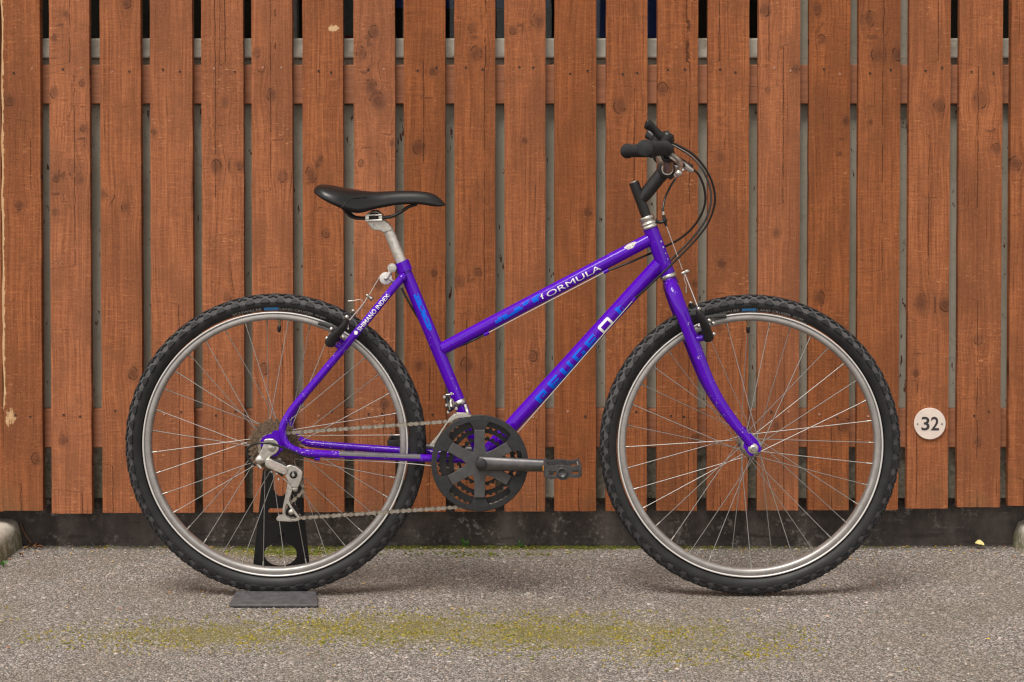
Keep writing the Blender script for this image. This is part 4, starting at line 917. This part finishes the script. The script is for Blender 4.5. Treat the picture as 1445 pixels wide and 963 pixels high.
def pedal(c, s_):
    pe = empty('pedal', c, bike); C = Vector(c); w, h = .083, .036
    def rr(pts): return [(C.x + a * SCL * .96, C.z - b * SCL * .92) for a, b in pts]
    out = [(-25, -9), (-22.5, -13.5), (-21, -9), (-12, -9), (-7, -11), (-3, -9.5), (3, -10), (7, -8.5), (16, -8.5), (22, -10.5), (26, -9), (26, 4), (23.5, 8.5), (16, 9.5), (12, 8), (7, 10), (3, 12), (-3, 12), (-7, 9.5), (-12, 10), (-17, 11.5), (-21, 9), (-25, 7)]
    hl = [(-18.5, -1), (-9, -1), (-9, 5), (-18.5, 5)]; hr = [(13, -2.5), (22.5, -2.5), (22.5, 3.5), (13, 3.5)]
    for yo in (-.040, .036):
        MB().prism(rr(out), C.y + yo * 1 - .003, C.y + yo + .003, holes=(rr(hl), rr(hr))).build('pedal_plate', M['pedal'], pe, bevel=.0006)
    for xo in (-.0365, .0375): MB().box((C.x + xo, C.y, C.z), .006, .074, .022).build('pedal_rail', M['pedal'], pe, bevel=.001)
    MB().lathe([(1e-5, -.0435), (.0075, -.0435), (.0085, -.046), (.0104, -.046), (.0112, -.044), (.0112, .040), (1e-5, .040)], C + Vector((-.001, 0, -.0016)), (0, 1, 0), 24).build('pedal_barrel', M['pedal'], pe)
    MB().cyl(C + Vector((0, .04 * -s_, 0)), C + Vector((0, .062 * -s_, 0)), .006).build('pedal_axle', M['steel'], pe)
    for zo in (-.0115,): MB().box((C.x - .0405, C.y + .0, C.z + .001), .0015, .03, .007).build('pedal_reflector', M['amber'], pe)
    MB().cyl(C + Vector((.033, -.041 if s_ < 0 else .041, .014)), C + Vector((.0300, -.041 if s_ < 0 else .041, .0215)), .0011, n=8).build('pedal_hook', M['alloy'], pe)
pedal(P(793.2, 661.5, -.143), -1)
pedal((bx.x - .004, .145, bx.z - .002), 1)

# ---- cassette, chain
cs = empty('cassette', AXR + Vector((0, -.045, 0)), bike)
for i, t_ in enumerate((28, 24, 21, 18, 16, 14)):
    ringm(t_ * .01270 / (2 * math.pi) + .0006, t_ * .0127 / (2 * math.pi) - .012 if t_ > 15 else .014, t_, -.0275 - .0052 * i, .0022, .0058, 'sprocket', 'rust', cs, AXR)
MB().lathe([(.015, .001), (.020, .001), (.020, -.031), (.015, -.031)], AXR + Vector((0, -.026, 0)), (0, 1, 0), 24, closed=True).build('freewheel_body', M['rust'], cs)
YC = -.0535; ra = 14 * .0127 / (2 * math.pi) + .0008
chain = empty('chain', P(520, 660, YC), bike)
def arcp(c, r, a0, a1, n): return [Vector((c.x + r * math.cos(R(a0 + (a1 - a0) * i / n)), YC, c.z + r * math.sin(R(a0 + (a1 - a0) * i / n)))) for i in range(n + 1)]
J1 = P(417.5, 689, YC); J2 = P(412, 721.3, YC); rj = .0165
pth = arcp(BB, .0945, -86, 93, 40) + arcp(AXR, ra, 92, 298, 16) + arcp(J1, rj, 60, -40, 6) + arcp(J2, rj, 150, 273, 8)
pth.append(pth[0]); cum = [0]
for a, b in zip(pth, pth[1:]): cum.append(cum[-1] + (b - a).length)
nL = int(round(cum[-1] / .0127)); nL -= nL % 2; pit = cum[-1] / nL
def atp(s):
    s %= cum[-1]; i = int(np.searchsorted(cum, s, 'right')) - 1; i = min(i, len(pth) - 2); f = (s - cum[i]) / max(cum[i + 1] - cum[i], 1e-9); return pth[i].lerp(pth[i + 1], f)
def link_mesh(outer):
    h = .0127 / 2; mbq = MB(); o = [(h + .0042 * math.cos(R(a)), .0042 * math.sin(R(a))) for a in range(-90, 91, 30)] + [(0, .0022)] + [(-h + .0042 * math.cos(R(a)), .0042 * math.sin(R(a))) for a in range(90, 271, 30)] + [(0, -.0022)]
    yy = .0042 if outer else .0030
    for s_ in (-1, 1): mbq.prism(o, s_ * yy - .0005, s_ * yy + .0005)
    for s_ in (-1, 1): mbq.lathe([(1e-5, -yy - .0009), (.0019, -yy - .0009), (.0019, yy + .0009), (1e-5, yy + .0009)], (s_ * h, 0, 0), (0, 1, 0), 8)
    if not outer:
        for s_ in (-1, 1): mbq.lathe([(1e-5, -.0028), (.0038, -.0028), (.0038, .0028), (1e-5, .0028)], (s_ * h, 0, 0), (0, 1, 0), 8)
    me = bpy.data.meshes.new('chain_link'); me.from_pydata(mbq.v, [], mbq.f); me.materials.append(M['chain' if outer else 'chain_dark']); return me
LM = [link_mesh(True), link_mesh(False)]
for i in range(nL):
    a, b = atp(i * pit), atp((i + 1) * pit); d = b - a
    inst('chain_link', LM[i % 2], (a + b) / 2, chain, (0, -math.atan2(d.z, d.x), 0))

# ---- rear derailleur
rd = empty('rear_derailleur', P(400, 680, -.07), bike)
Yd = -.072
claw = [(372.5, 622), (374, 619.8), (379, 619), (386, 619.5), (391, 623), (394, 629), (393.5, 635), (389.5, 640), (384, 643), (378.5, 647), (375, 652), (368, 655), (362, 650), (361.8, 645), (366, 641), (369.5, 634), (371.5, 628)]
MB().prism(px_poly(claw, Yd), Yd - .004, Yd + .003).build('mounting_claw', M['alloy'], rd, bevel=.0015)
kc = P(366.5, 649, Yd - .004)
MB().lathe([(1e-5, -.008), (.0045, -.008), (.0062, -.0065), (.0088, -.006), (.0092, .012), (1e-5, .012)], kc, (0, 1, 0), 24).build('upper_pivot', M['alloy'], rd)
MB().lathe([(1e-5, -.0062), (.0062, -.0062), (.0078, -.0045), (.0090, -.0042), (.0094, 0), (1e-5, 0)], P(383.8, 631.8, Yd - .0042), (0, 1, 0), 24).build('claw_bolt', M['alloy'], rd)
body = [(376, 647.5), (380, 646.5), (405, 658), (407, 660.5), (404.5, 668.5), (401, 670), (376.5, 659.5), (374, 656)]
MB().prism(px_poly(body, Yd - .010), Yd - .016, Yd - .002).build('parallelogram', M['alloy'], rd, bevel=.0018)
plate = [(380, 650.5), (403, 661), (401, 666.5), (378.5, 656.5)]
MB().prism(px_poly(plate, Yd - .016), Yd - .0172, Yd - .0155).build('name_plate', simple('pinkish_plate', (.50, .42, .39), .45, .5, var=.1), rd, bevel=.0004)
MB().sweep(pp([(380, 656, Yd), (390, 663, Yd), (400, 671, Yd)], 4), .0045, 12).build('rear_link', M['bmetal'], rd)
pk = P(414.5, 669.8, Yd - .008)
kn = [(403, 658), (410, 655.5), (418, 658), (424, 662), (427, 666), (426.5, 674), (423, 684), (420.5, 688.5), (416, 688), (411, 686), (407, 680), (403, 672)]
MB().prism(px_poly(kn, Yd - .004), Yd - .010, Yd + .004).build('lower_knuckle', M['alloy'], rd, bevel=.0018)
MB().lathe([(1e-5, -.0062), (.0040, -.0062), (.0048, -.0048), (.0054, -.003), (.0080, -.0028), (.0084, .001), (1e-5, .001)], pk + Vector((0, -.004, 0)), (0, 1, 0), 20).build('lower_pivot', M['bmetal'], rd)
MB().disc(pk + Vector((0, -.0100, 0)), .0034, .003, n=14, bev=.0006).build('pivot_bolt', M['alloy'], rd)
cage = [(405.5, 682), (413, 682.5), (412.5, 692), (409.5, 700), (407.5, 706.5), (409.5, 711), (413, 717), (417, 722), (420.5, 727), (423.5, 731.5), (421.5, 735), (416, 736.2), (408, 736.5), (400, 736), (391.5, 735.5), (389.5, 732.5), (391, 729.8), (396, 729), (399, 727), (398.6, 719), (399.8, 712), (401.8, 704), (403.5, 694)]
hole = [(404.4, 711.5), (406.5, 712.5), (410.5, 719), (415, 725.5), (419.5, 730.5), (416, 732.8), (410, 732.5), (404.5, 729.5), (401.8, 724), (402, 717)]
MB().prism(px_poly(cage, Yd + .004), Yd + .0045, Yd + .0065, holes=(px_poly(hole, Yd + .004),)).build('cage', M['alloy'], rd, bevel=.0005)
cg2 = [(x, z) for x, z in px_poly(cage, Yd + .004)]
MB().prism(cg2, YC + .010, YC + .0115, holes=(px_poly(hole, Yd + .004),)).build('cage', M['alloy'], rd)
for J in (J1, J2):
    ringm(.0150, .0045, 11, YC, .007, .0038, 'jockey_wheel', 'bplastic', rd, J)
    MB().lathe([(1e-5, -.0165), (.0040, -.0165), (.0060, -.0150), (.0062, -.012), (.0045, -.0118), (.0045, .011), (1e-5, .011)], Vector((J.x, YC, J.z)), (0, 1, 0), 16).build('jockey_bolt', M['alloy'], rd)
for x, y in ((383.5, 665.5), (391, 668.5), (393.5, 676.5)): MB().disc(P(x, y, Yd - .008), .0024, .010, n=12, bev=.0006).build('adjuster_screw', M['alloy'], rd)
MB().cyl(P(399, 675, Yd - .004), P(411, 685, Yd - .006), .0011, n=8).build('spring', M['alloy'], rd)
MB().cyl(P(363, 655, Yd), P(368.5, 661.5, Yd), .0036, n=12).build('barrel_adjuster', M['alloy'], rd)

# ---- front derailleur
fd = empty('front_derailleur', P(640, 580, -.03), bike)
sc0 = ST0 + (ST1 - ST0) * ((P(0, 568).z - ST0.z) / (ST1.z - ST0.z)); sdir = (ST1 - ST0).normalized()
MB().lathe([(.0142, -.006), (.0160, -.006), (.0160, .006), (.0142, .006)], sc0, sdir, 32, closed=True).build('clamp_band', M['alloy'], fd)
MB().sweep(pp([(656, 571, -.017), (659, 580, -.020), (661.5, 585.5, -.030)], 3), .0038, 10, ell=(.6, 1)).build('clamp_arm', M['alloy'], fd)
MB().sweep(pp([(637, 565, -.020), (636, 570, -.026), (637.5, 577, -.036)], 3), [.0075] * 4 + [.008] * 3, 14, ell=(1, .8)).build('linkage', M['steel'], fd)
MB().sweep(pp([(630, 560.5, -.024), (632.5, 570, -.030), (635.5, 580, -.040)], 3), .0045, 12).build('linkage', M['bmetal'], fd)
for x, y in ((627, 560.5), (630, 572), (637, 555.8), (644, 577), (632.5, 582)): MB().disc(P(x, y, -.034), .0032, .008, n=12, bev=.0007).build('adjuster_screw', M['alloy'], fd)
MB().cyl(P(629.5, 557.5, -.03), P(640, 556.3, -.03), .0014, n=8).build('cable_pinch', M['alloy'], fd)
cgp = [(665.5, 586), (657, 583.3), (645, 583), (638, 586.5), (633.5, 591), (627, 601), (618, 614), (609.5, 624), (607, 627), (609.5, 629), (612.5, 627.5), (617.5, 619), (625, 607), (632, 597), (641, 591.5), (652, 588), (664, 588)]
MB().prism(px_poly(cgp, -.056), -.0660, -.0638 + .0002).build('cage_plate', M['alloy'], fd, bevel=.0006)
MB().prism(px_poly(cgp, -.056), -.0470, -.0455).build('cage_plate', M['alloy'], fd)
MB().cyl(P(609.3, 626.3, -.056) + Vector((0, -.0115, 0)), P(609.3, 626.3, -.056) + Vector((0, .011, 0)), .0036, n=12).build('cage_bolt', M['alloy'], fd)
MB().prism(px_poly([(640, 583.5), (664, 585), (663, 588), (641, 590)], -.056), -.0640, -.0472).build('cage_bridge', M['alloy'], fd)

# ---- cantilever brakes
def cantilever(name_px, dirx, arm_pts, pad, bolts, holder):
    for s_ in (0, 1):
        f = (lambda L: mir(L)) if s_ else (lambda L: L)
        b = empty('brake', f([P(*arm_pts[0])])[0], bike)
        A = f(pp(arm_pts, 5)); nA = len(A)
        MB().sweep(A, list(np.interp(np.linspace(0, 1, nA), [0, .12, .3, .7, 1], [.0105, .0125, .0108, .0085, .0062])), 16, ell=(.85, 1)).build('brake_arm', M['bmetal'], b)
        MB().sweep(f([P(*q) for q in pad]), .0052, 12, ell=(.8, 1)).build('brake_pad', M['pad'], b)
        MB().sweep(f([P(*q) for q in holder]), .0034, 10).build('pad_stud', M['steel'], b)
        for q in bolts:
            c = f([P(*q)])[0]; MB().lathe([(1e-5, -.0045), (.0028, -.0045), (.0042, -.002), (.0046, .002), (.0028, .0045), (1e-5, .0045)], c, (.5, -1 if not s_ else 1, .1), 12).build('bolt', M['alloy'], b)
cantilever('front', 1, [(1000, 479.5, -.056), (999, 474, -.062), (996.5, 464, -.072), (992, 453, -.080), (987.5, 443, -.084), (985.5, 437, -.084)], [(993.5, 449.5, -.021), (1003, 447.7, -.021), (1014, 446.2, -.021), (1025, 445.6, -.021)],
           [(1006.5, 456.5, -.068), (1000.5, 452.5, -.073), (1007, 471.5, -.060), (986, 436, -.086), (986.5, 460.5, -.045)], [(1006, 450, -.022), (1004, 455, -.06)])
cantilever('rear', -1, [(465.5, 486.5, -.052), (467, 481.5, -.058), (472.5, 474, -.066), (480, 466.5, -.074), (486, 459, -.080), (489.5, 451, -.082)], [(449.5, 455.5, -.021), (459, 458.3, -.021), (470, 463, -.021), (478, 467, -.021)],
           [(467.7, 464.5, -.064), (461.3, 477.5, -.058), (489.3, 447.5, -.084), (484, 476, -.050)], [(467, 463, -.022), (470, 469, -.06)])

# ---- cables and wires
cab = empty('cables', P(980, 300), bike)
def cable(nm, pts, r=.0025, mat='cable', n=8): return MB().sweep(pp(pts, n), r, 10).build(nm, M[mat], cab)
cable('gear_cable', [(947, 201.5, -.125), (958, 206, -.12), (978, 218, -.11), (994, 236, -.095), (1005, 258, -.08), (1009, 283, -.065), (1002, 309, -.05), (988, 331, -.04), (968, 353, -.034), (945, 376, -.031), (925, 395, -.030), (908, 411, -.022), (896, 421, -.013)])
cable('gear_cable', [(944, 202.5, .112), (958, 209.5, .10), (977, 222, .085), (991, 239, .07), (1000.5, 260, .06), (1003.5, 284, .05), (996, 310, .045), (980, 333, .04), (962, 352, .035), (946, 368, .03), (930, 384, .024), (912, 402, .014)])
cable('brake_cable', [(976, 237.5, -.098), (986, 247, -.085), (993.5, 265, -.07), (995, 286, -.055), (988, 306, -.035), (975, 324, -.015), (958, 338, .005), (940, 347.5, .018), (925, 354.5, .020), (912, 360.5, .012), (890, 370, .000), (864, 380, -.005), (857, 382.5, -.006)])
cable('brake_cable', [(954, 251, .03), (946, 264, .02), (938.5, 280, .008), (935.6, 294, -.004), (935.3, 300, -.006)], .0025)
cable('brake_cable', [(683, 473, -.006), (674, 477.3, -.006), (660, 484, -.006), (645, 489.5, .006), (630, 490.5, .020), (615, 484, .022), (604, 470, .016), (592, 452, .006), (580, 432, -.004), (570.5, 414.5, -.006), (566.8, 406.5, -.006)])
cable('gear_cable', [(445, 647.5, -.064), (428, 643.3, -.068), (408, 635.5, -.079), (391, 628.8, -.086), (375, 625.3, -.088), (360, 626.6, -.085), (349.5, 633, -.078), (348, 642, -.075), (353, 651, -.073), (361, 657.5, -.072)])
MB().cyl(P(935.3, 299, -.006), P(936, 303.5, -.006), .0032, n=12).build('ferrule', M['alloy'], cab)
MB().sweep(pp([(925, 310, -.004), (930, 314, -.006), (937.5, 312.5, -.006), (941, 310, -.006)], 4), .0036, 10).build('cable_hanger', M['bmetal'], cab)
MB().sweep(pp([(936.3, 304, -.006), (937.6, 309.5, -.006), (939, 315, -.006), (940.2, 319.5, -.006)], 2), [.0034, .0034, .0048, .0048, .0034, .0028, .0026], 12).build('cable_adjuster', M['bmetal'], cab)
def wire(pts, r=.0010, n=3): return MB().sweep(pp(pts, n), r, 6).build('brake_wire' , M['wire'], cab)
wire([(940.3, 319, -.006), (963, 381, -.012)]); wire([(966, 386, -.014), (984.5, 433, -.082)], .0012); wire([(966, 386, -.010), (969.5, 393, .0), (983, 437, .082)])
wire([(965.5, 385, -.015), (965.8, 395, -.017), (968.3, 402, -.018), (967.6, 413, -.018)], .0009); MB().cyl(P(967.6, 406, -.018), P(968.2, 413.5, -.018), .0015, n=8).build('wire_cap', M['alloy'], cab)
MB().sweep(pp([(961.5, 386.5, -.014), (965, 385, -.014), (968.5, 383.5, -.014), (972.5, 382.5, -.014)], 2), [.003, .004, .0036, .0034, .005, .005, .003], 12).build('cable_yoke', M['alloy'], cab)
wire([(853.5, 384.2, -.008), (688.5, 470.2, -.008)], .0011); wire([(893.5, 424, -.013), (731, 610, -.013)], .0011); wire([(449, 648, -.060), (560, 653, -.050), (650, 662, -.04)], .0010)
wire([(566.5, 406.5, -.007), (563.5, 399, -.006)], .0016); wire([(537.5, 388, -.009), (519.5, 419, -.012)]); wire([(519, 419, -.013), (512, 430, -.03), (492.5, 453, -.075)], .0012); wire([(519, 420, -.010), (507, 440, .03), (494, 458, .082)])
wire([(513, 427, -.016), (508, 423, -.018), (499, 424.8, -.02), (491, 425.3, -.02)], .0009); MB().cyl(P(491, 425.3, -.02), P(497.5, 424.8, -.02), .0016, n=8).build('wire_cap', M['wire'], cab)
wire([(493, 452.5, -.078), (491.5, 457, -.080), (491.3, 463, -.080)], .0009); MB().lathe([(1e-5, -.003), (.0018, -.0015), (.0022, .001), (1e-5, .0035)], P(491.3, 464, -.080), (0, 0, -1), 10).build('wire_cap', M['wire'], cab)
MB().sweep(pp([(517, 416, -.013), (520, 418.5, -.013), (524, 421.5, -.013), (526, 423, -.013)], 2), [.003, .0042, .0036, .0034, .0048, .0048, .003], 12).build('cable_yoke', M['steel'], cab)

# ------------------------------------------------------------------ bicycle stand
st = tag(empty('bicycle_stand', (P(398, 840).x, .05, 0)), 'black steel display stand holding up the rear wheel', 'bicycle stand')
ys = .078
upl = [(356.5, 806), (371, 664), (373, 660), (383, 660), (385.5, 664), (386, 690), (389, 697), (394, 700.5), (400, 699.5), (404, 694), (406, 664), (408, 660), (418, 660), (421, 664), (430, 733), (438, 806)]
ov = [(395.8 + 23 * math.cos(R(a)) * (1 if abs(math.sin(R(a))) > .2 else 1), 782 - (17 if math.sin(R(a)) > 0 else 16.5) * math.sin(R(a))) for a in range(0, 360, 12)]
sl_ = [(381, 717.5), (408, 717.5), (411, 721), (411, 733), (408, 736.5), (381, 736.5), (378.5, 733), (378.5, 721)]
MB().prism(px_poly(upl, ys), ys - .002, ys + .002, holes=(px_poly(ov, ys), px_poly(sl_, ys))).build('upright_plate', M['stand'], st, bevel=.0005)
zb0 = .0022; a0, a1 = P(357, 806, ys).x, P(438, 806, ys).x; zu = P(400, 806, ys).z
MB().box(((a0 + a1) / 2, ys, zu / 2 + .0012), a1 - a0 - .0006, .0034, zu + .001).build('upright_foot', M['stand'], st)
f0 = P(322, 850.5, -.118); f1 = P(449, 850.5, -.118); b0_, b1_ = P(333, 833, -.022), P(446.5, 833, -.022)
MB().add([(f0.x, -.118, .0075), (f1.x, -.118, .0075), (b1_.x, -.022, .0150), (b0_.x, -.022, .0150), (f0.x + .004, -.116, .001), (f1.x - .004, -.116, .001), (b1_.x, -.022, .001), (b0_.x, -.022, .001)],
         [[0, 1, 2, 3], [7, 6, 5, 4], [0, 4, 5, 1], [1, 5, 6, 2], [2, 6, 7, 3], [3, 7, 4, 0]], 0, False).build('front_foot', M['standfoot'], st, bevel=.0025, seg=3)
MB().box(((a0 + a1) / 2, .030, .0016), a1 - a0 - .004, .104, .0026).build('base_plate', M['stand'], st)
MB().lathe([(1e-5, -.004), (.0045, -.004), (.0062, -.002), (.0065, .002), (1e-5, .002)], P(396.5, 754, ys - .002), (0, 1, 0), 16).build('stand_bolt', M['stand'], st)

# ------------------------------------------------------------------ moss, litter, leaves, weeds
def blob_stuff(name, spots, mats, label, cat, flat=.5):
    mb = MB()
    for (x, y, r, mi) in spots:
        k = 6; a0 = random.uniform(0, 6); vs = []
        for ring, (q, h) in enumerate(((1, -.0005), (.75, flat * .7), (.3, flat))):
            for j in range(k): a = a0 + 2 * math.pi * j / k + ring * .4; rr = r * q * random.uniform(.75, 1.25); vs.append((x + rr * math.cos(a), y + rr * math.sin(a), h * r if ring else h))
        mb.add(vs, [[j, (j + 1) % k, k + (j + 1) % k, k + j] for j in range(k)] + [[k + j, k + (j + 1) % k, 2 * k + (j + 1) % k, 2 * k + j] for j in range(k)] + [list(range(2 * k, 3 * k))], mi, False)
    o = mb.build(name, mats, None, origin=(0, 0, 0), recalc=False); tag(o, label, cat, kind='stuff'); return o
sp = []
for (cx, cy, rx, ry, n, r) in ((-.54, .455, .11, .03, 260, .0045), (-.54, .50, .2, .02, 120, .004), (-.1, .512, .45, .014, 700, .0045), (.2, .505, .25, .012, 260, .004), (-.08, .43, .22, .03, 70, .004), (.55, .512, .5, .01, 160, .003), (-.95, .512, .2, .012, 60, .003)):
    for i in range(n):
        x, y = random.gauss(cx, rx * .6), random.gauss(cy, ry * .6)
        if y < .525: sp.append((x, y, r * random.uniform(.5, 1.4), 0))
cand = np.stack([rng.uniform(-1.4, 1.3, 60000), rng.uniform(-.75, .1, 60000)], 1); am = moss_amount(cand[:, 0], cand[:, 1])
cl = np.array([mn.noise(Vector((a * 22, b * 30, 5.5))) for a, b in cand])
for (a, b), q, cq in zip(cand, am, cl):
    if q > .3 and random.random() < .55 * q * max(0, .55 + 1.3 * cq): sp.append((a, b, random.uniform(.0012, .0036), random.choice((0, 1, 1, 1))))
blob_stuff('moss', sp, [M['moss'], M['moss_olive']], 'green and olive moss clumps on the asphalt and along the wall foot', 'moss', .7)
mb = MB(); lit = []
for i in range(520):
    x = random.uniform(-1.35, 1.35); y = random.choice((random.uniform(-.75, .52), .52 - abs(random.gauss(0, .09)), .52 - abs(random.gauss(0, .04)))); s_ = random.uniform(.0018, .0050); a = random.uniform(0, 6); mi = random.choice((0, 0, 1, 2, 2))
    z = .0026; c, s2 = math.cos(a) * s_, math.sin(a) * s_
    mb.add([(x - c, y - s2, z), (x + s2 * .6, y - c * .6, z + .0010), (x + c, y + s2, z + .0004), (x - s2 * .6, y + c * .6, z + .0016), (x, y, z - .0005)], [[0, 1, 2, 3], [0, 4, 1], [1, 4, 2], [2, 4, 3], [3, 4, 0]], mi, False)
tag(mb.build('leaf_litter', [M['litter_y'], M['litter_o'], M['litter_w']], origin=(0, 0, 0), recalc=False), 'tiny yellow and orange flecks of leaf litter on the asphalt', 'leaf litter', kind='stuff')
def leaf(name, px, py, Y, w, l, rz, mat, label, cat, group=None, z=.003, tilt=0):
    q = P(px, py, Y); n = 8; vs = []
    for i in range(n + 1):
        t = i / n; ww = w * math.sin(math.pi * min(1, t * .96 + .03)) ** .7 * (1 + .2 * random.uniform(-1, 1))
        for s_ in (-1, 0, 1): vs.append((s_ * ww / 2, (t - .5) * l, .004 * abs(s_) + .004 * math.sin(t * 3.1) + random.uniform(-.0006, .0006)))
    fs = [[i * 3 + j, i * 3 + j + 1, i * 3 + j + 4, i * 3 + j + 3] for i in range(n) for j in (0, 1)]
    vs2 = [(a, b, c - .0005) for a, b, c in vs]; m = len(vs)
    me = MB().add(vs + vs2, fs + [[m + i for i in f][::-1] for f in fs], 0, True); C, Sn = math.cos(rz), math.sin(rz)
    me.v = [Vector((q.x + v.x * C - v.y * Sn, Y + v.x * Sn + v.y * C, max(z + v.z, .0012))) for v in me.v]
    for v in me.v: v.z += tilt * max(0, v.y - Y + .012)
    return tag(me.build(name, mat, recalc=False), label, cat, group)
leaf('fallen_leaf', 1382.5, 773, .492, .015, .022, 1.3, M['yleaf'], 'pale yellow fallen leaf on the asphalt below the number sign', 'leaf', tilt=.55)
for i, (x, y, Y, w, l, rz) in enumerate(((47, 767, .49, .008, .016, .9), (56, 768, .485, .009, .018, 1.7), (41, 760, .515, .008, .014, .3), (38, 769, .47, .007, .014, 2.2), (52, 764, .51, .007, .015, 2.8), (30, 783, .40, .007, .012, 1.0))):
    leaf('dry_leaf', x, y, Y, w, l, rz, M['dleaf'], 'small dry brown leaf beside the left kerb stone', 'leaf', 'dry leaves by the left kerb stone')
tag(MB().sweep(pp([(29, 738, .519), (32, 747, .514), (37, 757, .506), (44, 766, .495)], 4), [.0022] * 5 + [.0018] * 4 + [.001] * 4, 8).build('twig', M['twig']), 'thin brown twig leaning on the wall beside the left kerb stone', 'twig')
def weed(px, py, Y, n, r, label):
    q = P(px, py, Y); root = tag(empty('weed', (q.x, Y, 0)), label, 'weed', 'weeds along the wall')
    for i in range(n):
        a = random.uniform(0, 6.28); el = random.uniform(.3, 1.3); Ls = r * random.uniform(.5, 1.1)
        tip = Vector((math.cos(a) * math.cos(el), math.sin(a) * math.cos(el) * .5, math.sin(el))) * Ls; mb = MB(); b = Vector((q.x, Y, .001)); m = b + tip * .55; sd2 = Vector((-math.sin(a), math.cos(a) * .4, .15)) * r * .16
        mb.sweep([b, m], .0006, 5); t2 = b + tip
        mb.add([m, m + sd2 + tip * .2, t2, m - sd2 + tip * .2, m + tip * .2 + Vector((0, 0, -.001))], [[0, 1, 4], [1, 2, 4], [2, 3, 4], [3, 0, 4]], 0, False); mb.build('leaf', M['weed'], root, recalc=False)
weed(657, 770, .512, 14, .030, 'bright green weed at the wall foot between the wheels')
weed(735, 772, .505, 12, .022, 'low green weed at the wall foot below the pedal')
weed(5, 800, .285, 9, .022, 'small green weed at the foot of the left kerb stone')
